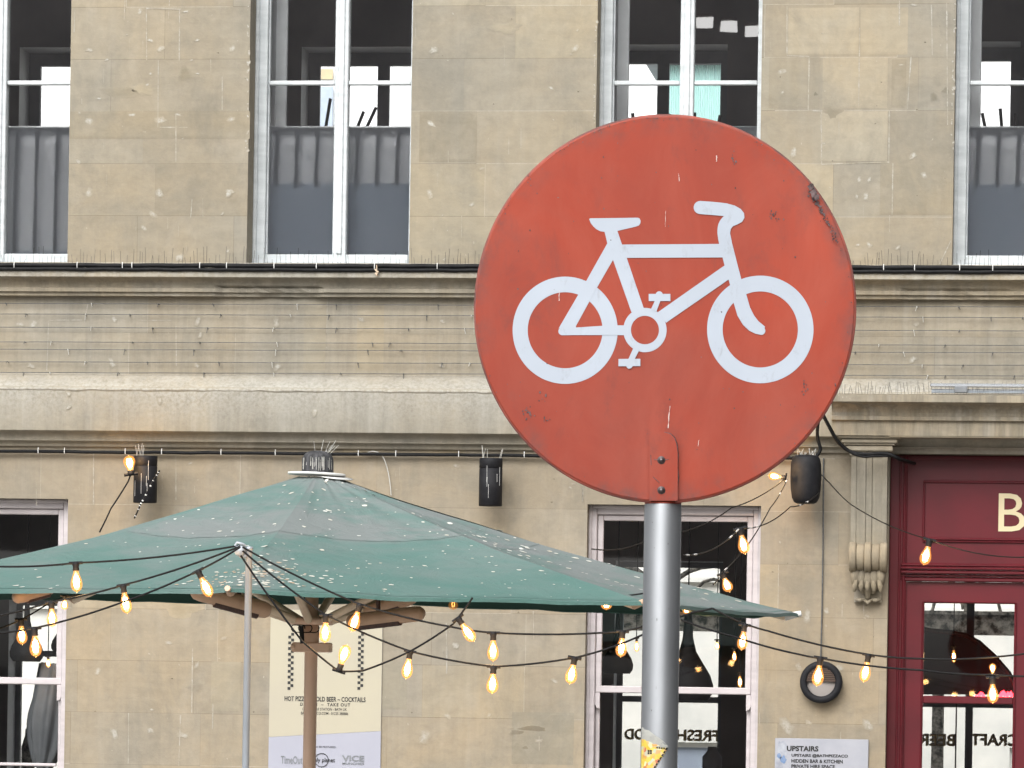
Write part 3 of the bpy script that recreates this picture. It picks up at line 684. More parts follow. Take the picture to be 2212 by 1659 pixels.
# maroon shopfront --------------------------------------------------------
Y0 = .22
def RZ(v, u=2000, Y=Y0): return PZ_(u, v, Y)
def RX(u, v=1300, Y=Y0): return PX_(u, v, Y)
sf = MB(); xa, xb = SF[0], SF[1]; zt = RZ(983)
xg0, xg1 = RX(1997), RX(2191.5); xg2, xg3 = RX(2235), RX(2430)
sf.bevbox((xa, Y0-.02, 0), (RX(1957), Y0+.08, zt))                       # jamb
sf.bevbox((RX(1948), Y0-.045, 0), (RX(1954), Y0-.021, zt), r=.008)
sf.bevbox((RX(1939), Y0-.035, 0), (RX(1944), Y0-.021, zt), r=.008)
sf.box((RX(1957), Y0, RZ(1217)), (xb, Y0+.06, zt))                       # fascia board
for (z_a, z_b) in ((RZ(1038), RZ(1043)), (RZ(1161), RZ(1166.5)), (RZ(1168), RZ(1171))): sf.bevbox((RX(1990), Y0-.018, z_b), (xb, Y0-.001, z_a), r=.006)
sf.bevbox((RX(1990), Y0-.018, RZ(1160)), (RX(1995), Y0-.001, RZ(1044)), r=.006)
sf.bevbox((RX(1957), Y0-.02, RZ(992)), (xb, Y0-.001, RZ(984)), r=.006)
for i, (v0, v1, dp) in enumerate([(1217, 1224, .05), (1225, 1231, .085), (1232, 1240, .07), (1241, 1246, .045), (1247, 1256, .03)]): sf.bevbox((RX(1945), Y0-dp, RZ(v1)), (xb, Y0+.05, RZ(v0)), r=.008)
zg1, zg0, zr0, zr1 = RZ(1302.5), RZ(1503), RZ(1519), RZ(1525)
sf.box((RX(1957), Y0+.012, zg1), (xb, Y0+.06, RZ(1256.5)))               # head rail
sf.box((RX(1957), Y0+.012, 0), (xg0, Y0+.06, zg1)); sf.box((xg1, Y0+.012, 0), (xg2, Y0+.06, zg1)); sf.box((xg3, Y0+.012, 0), (xb, Y0+.06, zg1))
sf.bevbox((xg0-.018, Y0-.004, 0), (xg0-.006, Y0+.011, zg1+.012)); sf.bevbox((xg0-.005, Y0-.004, zg1+.004), (xg1+.005, Y0+.011, zg1+.016)); sf.bevbox((xg1+.006, Y0-.004, 0), (xg1+.018, Y0+.011, zg1+.012))
for a, b in ((xg0, xg1), (xg2, xg3)):
    sf.bevbox((a, Y0+.005, zr0), (b, Y0+.055, zg0)); sf.box((a, Y0+.013, .0), (b, Y0+.059, .85))
sfo = sf.build('shopfront', M['red'], B)
for a, b in ((xg0, xg1), (xg2, xg3)):
    p = MB(); p.add([(a, Y0+.035, zg0), (b, Y0+.035, zg0), (b, Y0+.035, zg1), (a, Y0+.035, zg1)], [(0, 1, 2, 3)]); p.build('pane', M['glass'], sfo)
    p = MB(); p.add([(a, Y0+.035, .85), (b, Y0+.035, .85), (b, Y0+.035, zr0), (a, Y0+.035, zr0)], [(0, 1, 2, 3)]); p.build('pane', M['glass'], sfo)
t = MB(); put_text(t, 'B', RX(2154), RX(2212), RZ(1148, 2180), RZ(1066, 2180), Y0-.004, .0); t.build('fascia_letter', M['cream'], sfo)

# entablature and consoles over the shopfront ------------------------------
hx0 = PX_(1795, 900, -.42)
def hz(v, Y): return PZ_(1950, v, Y)
prof_h = [(-.10, hz(850, -.10)), (-.43, hz(853, -.43)), (-.435, hz(868, -.435)), (-.42, hz(870, -.42))] + arc(-.41, hz(871, -.41), -.30, hz(898, -.30)) + \
         [(-.315, hz(900, -.315)), (-.31, hz(907.5, -.31)), (-.28, hz(909.5, -.28)), (-.275, hz(941, -.275)), (-.275, hz(941.1, -.275)), (-.10, hz(943, -.27))]
hd = MB(); nseg = 60
hxe = XR-.4
for i in range(nseg):
    a = hx0+(hxe-hx0)*i/nseg; b = hx0+(hxe-hx0)*(i+1)/nseg
    if i % 9 == 0: tt = tintr(.95, 1.06)
    hd.extr_x(prof_h, a, b, cap=(i in (0, nseg-1)), tint=tt, fx=(.02, .6, 0))
hd.build('shopfront_hood', M['stone'], B)
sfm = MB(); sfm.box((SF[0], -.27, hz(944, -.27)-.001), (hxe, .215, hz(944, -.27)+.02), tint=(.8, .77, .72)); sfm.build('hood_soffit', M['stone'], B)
sfb = MB(); sfb.box((SF[0]+.002, .205, RZ(983)), (SF[1], .28, SF[3]-.002), tint=(.78, .74, .68), fx=(0, .2, 0)); sfb.build('head_board', M['stone'], B)
def console(u0, u1, dx=0.0, name='console'):
    yb = -.0; x0, x1 = PX_(u0, 1100, -.2)+dx, PX_(u1, 1100, -.2)+dx; W = x1-x0
    def cz(v): return PZ_(1875, v, -.18)
    c = MB()
    # capital block under the hood
    for (v0, v1, e, y) in ((941.5, 948, .10, .26), (948.2, 958, .075, .235), (958.2, 962, .055, .22), (962.2, 975, .04, .205), (975.2, 985, .015, .19)):
        c.bevbox((x0-e, -y, cz(v1)), (x1+e, -.002, cz(v0)), r=.008, tint=(1.02, 1.02, 1.02), fx=(0, .3, 0))
    # S-shaped shaft with raised ribs
    zt_, zb_ = cz(985), cz(1195)
    def prof(k):
        n = 16; out = []
        for i in range(n+1):
            s = i/n; z = zt_+(zb_-zt_)*s; y = -(.165 - .075*math.sin(s*math.pi*.5)) - k
            out.append((y, z))
        return [(-.002, zt_)]+out+[(-.002, zb_)]
    for (a, b, k) in ((0, .14, .012), (.142, .40, .004), (.402, .425, -.008), (.427, .573, .003), (.575, .598, -.008), (.60, .858, .004), (.86, 1, .012)):
        c.extr_x(prof(k), x0+W*a, x0+W*b, tint=(1.0, .99, .97), fx=(.05, .35, 0))
    # scroll
    for (a, b, rr) in ((-.03, .17, 1.0), (.175, .40, .9), (.405, .595, 1.02), (.60, .825, .9), (.83, 1.03, 1.0)):
        zc_ = cz(1203); r_ = (cz(1170)-cz(1236))/2*rr
        c.lathe([(.0, W*a), (r_*.93, W*a), (r_, W*a+.012), (r_*.97, (W*a+W*b)/2), (r_, W*b-.012), (r_*.93, W*b), (0, W*b)], (x0, -.115, zc_), axis=(1, 0, 0), n=28, tint=(1.04, 1.0, .95), fx=(0, .3, 0))
    # acanthus leaf drop
    for k in range(5):
        s = (k-2)/2.0; xx = x0+W*(.5+s*.31); top = cz(1228); bot = cz(1290-10*abs(s)*2)
        pts = [(xx, -.10, top), (xx+s*.012, -.125, top-(top-bot)*.35), (xx+s*.02-s*.01, -.10, top-(top-bot)*.7), (xx-s*.012, -.065, bot)]
        c.tube(pts, [.026, .036, .031, .016], n=10, tint=(1.0, .97, .92), fx=(0, .5, 0))
        c.tube([(xx, -.135, cz(1254)), (xx+.012*s, -.165, cz(1266)), (xx+.014*s, -.135, cz(1277))], [.014, .021, .010], n=8, tint=(.95, .92, .86), fx=(0, .5, 0))
    for s in (-1, 0, 1):
        xx = x0+W*(.5+s*.22); c.tube([(xx-.03, -.05, cz(1294)), (xx, -.085, cz(1299+(-3 if s else 3))), (xx+.03, -.05, cz(1294))], [.010, .016, .010], n=8, tint=(1.0, .97, .92), fx=(0, .4, 0))
    c.box((x0+W*.12, -.05, cz(1300)), (x0+W*.88, -.001, cz(1236)), tint=(.9, .88, .84), fx=(0, .6, 0))
    return c.build(name, M['stone'], B)
console(1837, 1915); console(1837, 1915, SF[1]-SF[0]+.32)

# ================================================================== place behind the building
bk = empty('terrace_house', (2, 22, 0), 'pale rendered building across the rear street, seen through the ground floor windows', 'building')
f = MB(); wh = []
for i in range(12):
    for (za, zb_) in ((.2, 1.1), (3.6, 5.0)): wh.append((-14+i*2.2, -13+i*2.2, za, zb_))
gridwall(f, -18, 16, 0, 6.2, 20, wh)
for h in wh: reveals(f, h, .15, 20)
for z in (2.62, 2.72, 3.05, 5.5): f.box((-18, 19.9, z), (16, 19.995, z+.06))
f.box((-18, 20.2, 0), (16, 26, 6.2)); f.build('wall', M['render'], bk, origin=(0, 0, 0))
for h in wh:
    p = MB(); p.box((h[0], 20.12, h[2]), (h[1], 20.16, h[3])); o_ = p.build('window', M['slate'], bk)
    p = MB(); xm = (h[0]+h[1])/2; zm = (h[2]+h[3])/2
    p.box((h[0], 20.08, h[2]), (h[0]+.07, 20.118, h[3])); p.box((h[1]-.07, 20.08, h[2]), (h[1], 20.118, h[3])); p.box((h[0]+.07, 20.081, zm-.03), (h[1]-.07, 20.117, zm+.03)); p.box((h[0]+.07, 20.081, h[3]-.06), (h[1]-.07, 20.117, h[3])); p.build('window_frame', M['render'], o_)
tb = empty('sky_backdrop', (0, 34, 0), 'tall white block added in place of bright sky, filling the view through the upstairs rear windows', 'building')  # white backdrop added to look like bright sky in the rear panes
f = MB(); f.box((-22, 34, 0), (18, 44, 13.5)); f.build('wall', mat('white_backdrop', (.86, .87, .88), .9), tb, origin=(0, 0, 0))
for (u, v0, v1, m_) in ((706, 150, 172, 'pcream_'), (706, 188, 290, 'slate')):
    f = MB(); a_, b_ = P(u-18, v1, 33.95), P(u+14, v0, 33.95); f.box(a_, (b_.x, 33.9, b_.z)); f.build('wall_panel' if m_ != 'slate' else 'window', noisy('ochre_panel', (.62, .50, .30), (.5, .42, .28)) if m_ != 'slate' else noisy('blue_pane', (.45, .52, .62), (.38, .45, .55)), tb)
aq = empty('sheet_clad_building', (3, 30, 0), 'pale aqua corrugated building seen through the upstairs window above the round sign', 'building')
f = MB(); xa_, xb_ = PX_(1425, 200, 30), PX_(1570, 200, 30); zt_ = PZ_(1500, 140, 30)
n = 60; vs = []; fs = []
for i in range(n+1):
    x = xa_+(xb_-xa_)*i/n; vs += [(x, 30+(.04 if i % 2 else 0), 0), (x, 30+(.04 if i % 2 else 0), zt_)]
for i in range(n): fs.append((2*i, 2*i+2, 2*i+3, 2*i+1))
f.add(vs, fs); f.box((xa_, 30.05, 0), (xb_, 34, zt_-.01)); f.build('wall', M['aqua'], aq)
f = MB(); f.box((xa_-.2, 29.8, zt_), (xb_+.2, 34.2, zt_+.12)); f.build('roof', M['grey'], aq)
# iron canopy over the rear pavement
ic = empty('iron_canopy', (2, 13, 0), 'mossy iron street canopy with arched brackets behind the building', 'canopy')
f = MB(); YC = 12.5
za_, zb_ = PZ_(1450, 1352, YC), PZ_(1450, 1320, YC)
XB = P(700, 1350, YC).x; f.box((XB, YC, za_), (12, YC+.2, zb_)); f.box((XB, YC-.03, zb_+.002), (12, YC+.23, zb_+.04)); f.box((XB, YC-.03, za_-.05), (12, YC+.23, za_-.002)); f.build('beam', M['moss'], ic)
f = MB()
for i in range(22):
    cx = -11+i*1.05
    if cx < XB+.5: continue
    f.tube([(cx+.5*math.cos(t), YC+.1, zb_+.06+.42*math.sin(t)) for t in [math.pi*j/12 for j in range(13)]], .03, n=6)
    f.tube([(cx+.2*math.cos(t), YC+.1, zb_+.14+.2*math.sin(t)) for t in [2*math.pi*j/12 for j in range(13)]], .02, n=6)
    f.box((cx+.5, YC+.05, zb_+.04), (cx+.55, YC+.15, zb_+.55))
f.build('arched_bracket', M['moss'], ic)
f = MB()
for x in (-1.35, 2.9, 7): f.lathe([(.09, 0), (.07, .3), (.06, za_-.2), (.1, za_-.05)], (x, YC+.1, 0), n=12)
f.build('column', M['moss'], ic)

# ================================================================== station hall screen added behind the camera for reflections in the glass
hl = empty('hall_reflection_screen', (0, -75, 0), 'train shed end as a pale screen added far behind the camera, mirrored in the glass', 'building')
f = MB(); hs = [(-24+i*7, -19+i*7, 2.2, 5.2) for i in range(4)] 
hs += [(-4.9+i*.62, -4.45+i*.62, 18.6-i*.12, 18.95-i*.12) for i in range(4)] + [(-9.6+i*.22, -9.5+i*.22, 20.6-i*.55, 21.1-i*.55) for i in range(8)]  # small openings added for bright streaks in the upper panes
gridwall(f, -27, 10, 0, 27, -75, hs); 
for h in hs: reveals(f, h, -.5, -75)
f.build('wall', noisy('pale_hall_screen', (.70, .66, .66), (.45, .43, .44), .4, .9), hl, origin=(0, 0, 0))
f = MB()
for i in range(4):
    cx = -21+i*9.0
    pts = [(cx+4.3*math.cos(t), -72, 9.0+3.2*math.sin(t)) for t in [math.pi*j/16 for j in range(17)]]
    f.tube(pts, .12, n=6)
    for j in range(1, 16, 2): f.tube([(pts[j][0], -72, 9.0), pts[j]], .05, n=5)
f.build('arched_truss', M['grey'], hl)

sa = empty('shade_wall', (12.5, -24, 0), 'dark wall added out of frame to the right, darkening the grey post', 'building')  # unseen wall added to shade the right side of the post
f = MB(); f.box((12.5, -52, 0), (13.1, -3, 11)); f.build('wall', noisy('side_blocker', (.045, .04, .038), (.03, .028, .027), 1, .9), sa)
f = MB()
for i in range(8): f.box((12.1, -50+i*6.2, 0), (12.49, -49.4+i*6.2, 9.5))
f.build('blocker_pier', M['darkceil'], sa)

# ================================================================== inside things
def stool(name, cpt, tiltx, tilty, rz, label, leg=.62, sp=.15):
    o = empty(name, cpt, label, 'stool', 'bar stools upturned on the upstairs tables')
    s = MB(); s.lathe([(0, -.02), (.16, -.02), (.17, 0), (.16, .02), (0, .02)], (0, 0, 0), n=20); so_ = s.build('seat', M['black'], None); so_.parent = o
    for i in range(4):
        a = math.pi/4+i*math.pi/2; l = MB(); l.tube([(math.cos(a)*.11, math.sin(a)*.11, .02), (math.cos(a)*sp*1.45, math.sin(a)*sp*1.45, leg)], .014, n=8)
        lo = l.build('leg', M['black'], None); lo.parent = o
    r_ = MB(); r_.tube([(math.cos(a)*.17, math.sin(a)*.17, .33) for a in [j*math.pi/8 for j in range(17)]], .008, n=6); ro = r_.build('foot_ring', M['black'], None); ro.parent = o
    o.rotation_euler = (tiltx, tilty, rz)
    return o
def tabl(u, Y, ztop, label):
    x = P(u, 260, Y).x
    o = empty('high_table', (x, Y, Zc), label, 'table', 'high tables upstairs')
    a = MB(); a.bevbox((-.5, -.35, ztop-Zc-.04), (.5, .35, ztop-Zc)); ao = a.build('table_top', M['floor'], None); ao.parent = o
    for sx in (-.42, .42):
        a = MB(); a.box((sx-.03, -.03, .03), (sx+.03, .03, ztop-Zc-.041)); a.box((sx-.03, -.3, 0), (sx+.03, .3, .03)); ao = a.build('leg', M['black'], None); ao.parent = o
ZT = 5.78
for (u, Y, lb) in ((735, 3.0, 'dark high table behind the frosted glass of the window left of the round sign'), (1450, 3.0, 'dark high table behind the frosted glass of the window above the round sign'), (2200, 3.0, 'dark high table behind the frosted glass of the rightmost upper window')):
    tabl(u, Y, ZT, lb)
stool('bar_stool', (P(712, 250, 3).x, 3, ZT+.06), 0, R(17), .5, 'tilted black bar stool upturned on the table left of the round sign', .70)
stool('bar_stool', (P(1405, 250, 3).x, 2.9, ZT+.022), 0, 0, .2, 'upturned black bar stool, left one of two above the round sign', .57)
stool('bar_stool', (P(1500, 250, 3).x, 3.1, ZT+.022), 0, R(-2), .9, 'upturned black bar stool, right one of two above the round sign', .60)
stool('bar_stool', (P(2185, 250, 3).x, 3.0, ZT+.022), 0, R(-3), .5, 'upturned black bar stool in the rightmost upper window', .62)
def pendant(u, v_bot, Y, R_, label, squash=1.0):
    c = P(u, v_bot, Y); o = empty('pendant_lamp', c, label, 'pendant lamp', 'black pendant lamps in the bar')
    s = MB(); s.lathe([(R_*.8, 0), (R_*.97, R_*.25), (R_, R_*.55), (R_*.88, R_*.95), (R_*.6, R_*1.4), (R_*.33, R_*1.85), (R_*.2, R_*2.4), (R_*.14, R_*3.4), (R_*.08, R_*4.2), (0, R_*4.25)], c, n=28)
    s.build('lamp_shade', M['black'], o); s = MB(); s.tube([c+Vector((0, 0, R_*4.2)), (c.x, c.y, 3.95)], .006, n=6); s.build('cord', M['cable'], o)
pendant(1484, 1512, 1.6, .205, 'large onion shaped black pendant lamp right of the grey post')
pendant(1333, 1455, 2.6, .13, 'smaller black pendant lamp seen left of the grey post')
pendant(57, 1429, 1.4, .135, 'black pendant lamp hanging behind the left window with two lit bulbs before it')
pendant(136, 1408, 2.8, .10, 'black pendant lamp half hidden at the edge of the left window')
# folded bar clutter on the far sill: glass jars and a paper stack
def onsill(name, u, v, Y, w_, h_, m_, label, cat):
    c = P(u, v, Y); s = MB(); s.lathe([(0, 0), (w_*.8, 0), (w_, h_*.12), (w_, h_*.6), (w_*.5, h_*.85), (w_*.45, h_), (0, h_)], c, n=18)
    s.build(name, m_, None, origin=c, label=label, cat=cat)
bt = empty('bar_counter', (P(1450, 1650, 5.0).x, 5.0, 0), 'pale bar counter inside behind the ground floor window', 'counter')
s = MB(); ztc = PZ_(1450, 1668, 5.0); s.box((P(1300, 1660, 5).x, 4.8, .06), (P(1640, 1660, 5).x, 5.4, ztc-.05)); s.build('front', M['grey'], bt)
s = MB(); s.bevbox((P(1290, 1660, 5).x, 4.75, ztc-.049), (P(1650, 1660, 5).x, 5.45, ztc)); s.build('counter_top', M['render'], bt)
onsill('jar', 1538, 1668, 5.0, .085, .22, M['slate'], 'dark round jar on the bar counter behind the ground floor window', 'jar')
onsill('flagon', 60, 1672, 5.0, .06, .40, M['moss'], 'dark green flagon behind the lower left window', 'bottle')

# ================================================================== cables, wires and spikes on the facade
def polyline(pts, n=10, sag=0.0):
    out = []
    for i in range(len(pts)-1):
        a, b = Vector(pts[i]), Vector(pts[i+1])
        for j in range(n):
            s = j/n; p = a.lerp(b, s); p.z -= sag*4*s*(1-s)*(b-a).length; out.append(p)
    out.append(Vector(pts[-1])); return out
def facade_cable(name, offs, label, ties, vline, u0=-500, u1=2800, Y=-.15):
    o = empty(name, P(0, vline(0), Y), label, 'cable')
    for k, (dv, r_) in enumerate(offs):
        c = MB(); pts = []
        u = u0
        while u <= u1:
            p = P(u, vline(u)+dv+random.uniform(-.7, .7), Y-.01*k); pts.append(p); u += 38
        c.tube(pts, r_, n=8); c.build('cable', M['cable'], o)
    for i in range(ties):
        u = u0+(u1-u0)*(i+random.uniform(.1, .9))/ties; p = P(u, vline(u), Y); ct = MB(); hgt = .022
        ct.tube([p+Vector((0, -.028, hgt)), p+Vector((0, -.036, 0)), p+Vector((0, -.030, -hgt))], .0035, n=5); ct.build('cable_tie', M['tie'], o)
    return o
def vl_up(u): return 572.5+u*.0030
facade_cable('facade_cable', [(0, .0175), (8.5, .015)], 'pair of black cables tied along the ledge under the upper windows', 34, vl_up, Y=-.165)
def vl_lo(u): return 972.5+u*.0085
facade_cable('facade_cable', [(2.0, .0130)], 'black cable clipped under the lower moulding above the parasol', 22, vl_lo, u0=-500, u1=1770, Y=-.05)
def wire(vy, idx, label):
    c = MB(); pts = []; u = -500
    while u <= 2800:
        pts.append(P(u, vy+u*.0035+random.uniform(-.35, .35), -.035)); u += 60
    c.tube(pts, .0028, n=5)
    o = empty('bird_wire', pts[0], label, 'wire', 'bird wires strung across the frieze'); c.build('wire', M['cable_d'], o)
    for i in range(19):
        u = -300+i*150+random.uniform(-60, 60); p = P(u, vy+u*.0035, -.035)
        s = MB(); s.tube([p+Vector((0, .034, -.002)), p+Vector((0, -.004, 0))], .0035, n=5); s.tube([p+Vector((0, -.004, .006)), p+Vector((random.uniform(-.012, .012), -.005, -random.uniform(.01, .045)))], .0024, n=4)
        s.build('wire_post', M['cable_d'] if i % 3 else M['spikew'], o)
for i, (vy, nm) in enumerate(((655.5, 'first (topmost)'), (678.5, 'second'), (707, 'third'), (738.5, 'fourth'), (754.5, 'fifth'), (781.5, 'sixth'), (804.5, 'seventh (lowest)'))):
    wire(vy, i, 'thin bird wire on the frieze, %s of seven from the top' % nm)
sk = MB()
u = -200
while u < 2420:
    b_ = P(u, vl_up(u)+1, -.10); h_ = random.uniform(.05, .15); sk.tube([b_, b_+Vector((random.uniform(-.012, .012), random.uniform(-.02, .02), h_))], .0014, n=4, caps=False); u += random.uniform(5, 15)
sk.build('bird_spikes', M['spike'], None, label='row of thin bird spikes standing on the ledge under the upper windows', cat='bird spikes')
sk = MB(); u = 1790
while u < 2420:
    b_ = P(u, 851, -.30); h_ = random.uniform(.05, .10); sk.tube([b_, b_+Vector((random.uniform(-.02, .02), random.uniform(-.03, .03), h_))], .0014, n=4, caps=False); u += random.uniform(4, 9)
sk.build('bird_spikes', M['spike'], None, label='bird spikes on the hood above the maroon shopfront', cat='bird spikes')
# strip light on the hood
o = empty('strip_light', P(2110, 848, -.25), 'slim metal strip light lying on the hood above the maroon shopfront', 'light fitting')
s = MB(); s.bevbox((P(2009, 840, -.3).x, -.33, PZ_(2110, 837, -.3)), (P(2500, 840, -.3).x, -.26, PZ_(2110, 829, -.3))); s.build('housing', M['ledchip'], o)
s = MB()
for k in range(3): s.bevbox((P(2012, 840, -.3).x, -.32+.012*k, PZ_(2110, 849-k*3.2, -.3)), (P(2495, 840, -.3).x, -.27, PZ_(2110, 847-k*3.2, -.3)), r=.002)
s.build('fins', M['steel'], o)
s = MB(); s.bevbox((P(2062, 840, -.3).x, -.345, PZ_(2110, 850, -.3)), (P(2090, 840, -.3).x, -.331, PZ_(2110, 835, -.3))); s.build('driver_box', M['grey'], o)
# dead leaf caught on the cable
s = MB(); c = P(814, 580, -.19)
for k in range(5):
    a = random.uniform(0, 6); s.add([c+Vector((0, 0, .03-.014*k)), c+Vector((.02*math.cos(a), -.012, .02-.014*k)), c+Vector((.006, -.02, -.004-.014*k)), c+Vector((-.018*math.cos(a), .004, .0-.014*k))], [(0, 1, 2, 3)])
s.build('dead_leaf', M['leafy'], None, origin=c, label='curled brown dead leaf caught on the cables below the upper window', cat='leaf')

# cylinder speakers -------------------------------------------------------
def speaker(u0, u1, v0, v1, label):
    Y = -.24; c0, c1 = P(u0, (v0+v1)/2, Y), P(u1, (v0+v1)/2, Y); r_ = (c1.x-c0.x)/2; cx = (c0.x+c1.x)/2; zt_, zb_ = PZ_(u0, v0, Y), PZ_(u0, v1, Y); H = zt_-zb_
    o = empty('wall_speaker', (cx, Y, zb_), label, 'speaker', 'cylinder speakers under the lower moulding')
    s = MB(); s.lathe([(0, 0), (r_*.95, 0), (r_, .004), (r_, H*.78), (r_*.97, H*.785)], (cx, Y, zb_), n=32); s.build('body', M['black'], o)
    s = MB(); s.lathe([(r_*.97, H*.79), (r_, H*.795), (r_, H-.004), (r_*.97, H), (0, H)], (cx, Y, zb_), n=32); s.build('cap', M['black'], o)
    s = MB(); s.box((cx-.03, Y+r_*.9, zb_+H*.4), (cx+.03, -.002, zb_+H*.7)); s.build('bracket', M['black'], o)
    s = MB()
    for k in range(6):
        a = random.uniform(-.8, .8); b = Vector((cx+a*r_, Y+random.uniform(-.6, .6)*r_, zt_)); s.tube([b, b+Vector((random.uniform(-.02, .02), 0, random.uniform(.06, .11)))], .0022, n=4)
    s.build('spikes', M['spikew'], o)
    s = MB()
    for k in range(5):
        a = -math.pi/2+random.uniform(-1, 1); z_ = random.uniform(.1, .5)*H; hh = random.uniform(.03, .16)
        p = Vector((cx+r_*1.004*math.cos(a), Y+r_*1.004*math.sin(a), zb_+z_)); s.tube([p, p+Vector((0, 0, hh))], .0013, n=4)
    s.build('white_run', M['tie'], o)
speaker(289, 339, 985, 1086, 'black cylinder speaker with a lit bulb beside it, left above the parasol')
speaker(1035, 1085, 990, 1093, 'black cylinder speaker between the parasol top and the round sign')
Yb = -.28; c = P(1740, 1088, Yb); zt_ = PZ_(1740, 983, Yb); H = zt_-c.z; r_ = 33.5/292
o = empty('barrel_speaker', (c.x, Yb, c.z), 'rounded black barrel speaker at the lower right of the round sign', 'speaker')
s = MB(); s.lathe([(0, 0), (r_*.55, 0), (r_*.74, H*.03), (r_*.88, H*.12), (r_*.97, H*.3), (r_, H*.55), (r_*.98, H*.8), (r_*.90, H*.92), (r_*.75, H*.985), (r_*.5, H), (0, H)], (c.x, Yb, c.z), n=36); s.build('body', M['black'], o)
s = MB(); s.box((c.x-.03, Yb+r_*.8, c.z+H*.4), (c.x+.03, -.002, c.z+H*.6)); s.build('bracket', M['black'], o)
s = MB()
for k in range(14):
    b = Vector((c.x+random.uniform(-.6, .6)*r_, Yb+random.uniform(-.6, .3)*r_, zt_-.01)); s.tube([b, b+Vector((random.uniform(-.03, .03), 0, random.uniform(.02, .07)))], .0022, n=4)
s.build('spikes', M['spikew'], o)
# droopy cables by the hood
def cable_thing(name, pts, r_, label, m_='cable', sub=6):
    q = []
    P_ = [Vector(p) for p in pts]
    for i in range(len(P_)-1):                     # Catmull-Rom
        p0 = P_[max(i-1, 0)]; p1 = P_[i]; p2 = P_[i+1]; p3 = P_[min(i+2, len(P_)-1)]
        for j in range(sub):
            t = j/sub; q.append(.5*((2*p1)+(p2-p0)*t+(2*p0-5*p1+4*p2-p3)*t*t+(-p0+3*p1-3*p2+p3)*t**3))
    q.append(P_[-1]); s = MB(); s.tube(q, r_, n=7)
    return s.build(name, M[m_], None, origin=P_[0], label=label, cat='cable')
cable_thing('looped_cable', [P(1776, 893, -.47), P(1793, 925, -.40), P(1811, 955, -.33), P(1838, 976, -.30), P(1870, 981, -.30), P(1915, 980, -.29), P(1945, 992, -.24), P(1975, 1001, .12)], .014, 'thick black cable looping under the hood towards the maroon shopfront')
cable_thing('looped_cable', [P(1780, 900, -.48), P(1800, 940, -.41), P(1828, 972, -.34), P(1862, 986, -.31), P(1890, 985, -.30), P(1930, 985, -.28)], .009, 'thinner black cable hanging under the thick looped one')
cable_thing('drop_cable', [P(1775, 890, -.46), P(1767, 915, -.35), P(1766, 945, -.30), P(1772, 970, -.28), P(1764, 985, -.28)], .013, 'black cable dropping from behind the round sign to the barrel speaker')
cable_thing('wall_cable', [P(1779, 990, -.015), P(1778, 1150, -.015), P(1776, 1300, -.015), P(1773, 1425, -.02)], .0055, 'thin grey cable running down the wall to the round wall light', 'cable_d')
cable_thing('white_cord', [P(1440, 1793*.5486, -.05), P(1480, 985, -.03), P(1560, 992, -.03)], .004, 'thin grey cord behind the round sign', 'cable_d')
cable_thing('loose_cord', [P(740, 981, -.05), P(775, 983, -.04), P(806, 975, -.04), P(825, 984, -.04), P(836, 1010, -.03), P(842, 1040, -.03), P(845, 1070, -.03)], .004, 'loose pale cord hanging right of the parasol top', 'spikew')
M['louv'] = noisy('brown_louvre', (.075, .045, .03), (.05, .03, .02), 8, .5)
# round bulkhead light ----------------------------------------------------
Yw = -.09; c = P(1773.5, 1473.5, Yw); r_ = 46/292.0
o = empty('wall_light', (c.x, 0, c.z), 'round black wall light with louvred top half and white lower half', 'wall light')
s = MB(); s.lathe([(r_*.98, -.085), (r_, -.06), (r_, -.01), (r_*.97, .01), (r_*.76, .012), (r_*.67, .0), (r_*.67, -.03)], c, axis=(0, -1, 0), n=44); s.build('rim', M['black'], o)
s = MB(); n = 40; vs = [(c.x, Yw+.012, c.z)]+[(c.x+r_*.68*math.cos(2*math.pi*q/n), Yw+.03, c.z+r_*.68*math.sin(2*math.pi*q/n)) for q in range(n)]
s.add(vs, [(0, 1+q, 1+(q+1) % n) for q in range(n)], smooth=True); s.build('diffuser', mat('diffuser_plastic', (.30, .27, .25), .4), o)
s = MB()
for k in range(7):
    zz_ = .004+k*r_*.096; hw = math.sqrt(max(0, (r_*.68)**2-zz_**2)); s.bevbox((c.x-hw, Yw-.004, c.z+zz_), (c.x+hw, Yw+.006, c.z+zz_+r_*.080), r=.002)
s.build('louvre', M['louv'], o)

# ================================================================== poster and notice
Yp = -.012; Yq = -.016
ux = lambda u, v=1500: P(u, v, Yp).x
uz = lambda v, u=700: PZ_(u, v, Yp)
po = empty('poster', P(703, 1680, Yp), 'tall cream and lilac pizza poster fixed to the wall behind the parasol mast', 'poster')
M['pcream'] = noisy('poster_cream', (.41, .375, .28), (.39, .355, .275), 2, .6); M['plil'] = noisy('poster_lilac', (.34, .345, .40), (.32, .325, .38), 2, .6)
s = MB(); xa_, xb_, zt_, zb_ = ux(582), ux(824), uz(1318), uz(1790); za_, zc_ = uz(1594), uz(1577)
s.box((xa_, Yp, zb_), (xb_, -.003, zt_)); s.build('board', M['plil'], po)
s = MB(); s.add([(xa_, Yp-.0015, za_), (xb_, Yp-.0015, zc_), (xb_, Yp-.0015, zt_), (xa_, Yp-.0015, zt_)], [(0, 1, 2, 3)]); s.build('cream_sheet', M['pcream'], po)
for uc in (621, 772):
    s = MB()
    for r in range(20):
        u0 = uc+(0 if r % 2 else 6.2); v0 = 1367+r*6.15; s.add([(ux(u0), Yq, uz(v0+6.1, u0)), (ux(u0+6.2), Yq, uz(v0+6.1, u0)), (ux(u0+6.2), Yq, uz(v0, u0)), (ux(u0), Yq, uz(v0, u0))], [(0, 1, 2, 3)])
    s.build('chequer_strip', M['ink'], po)
s = MB()
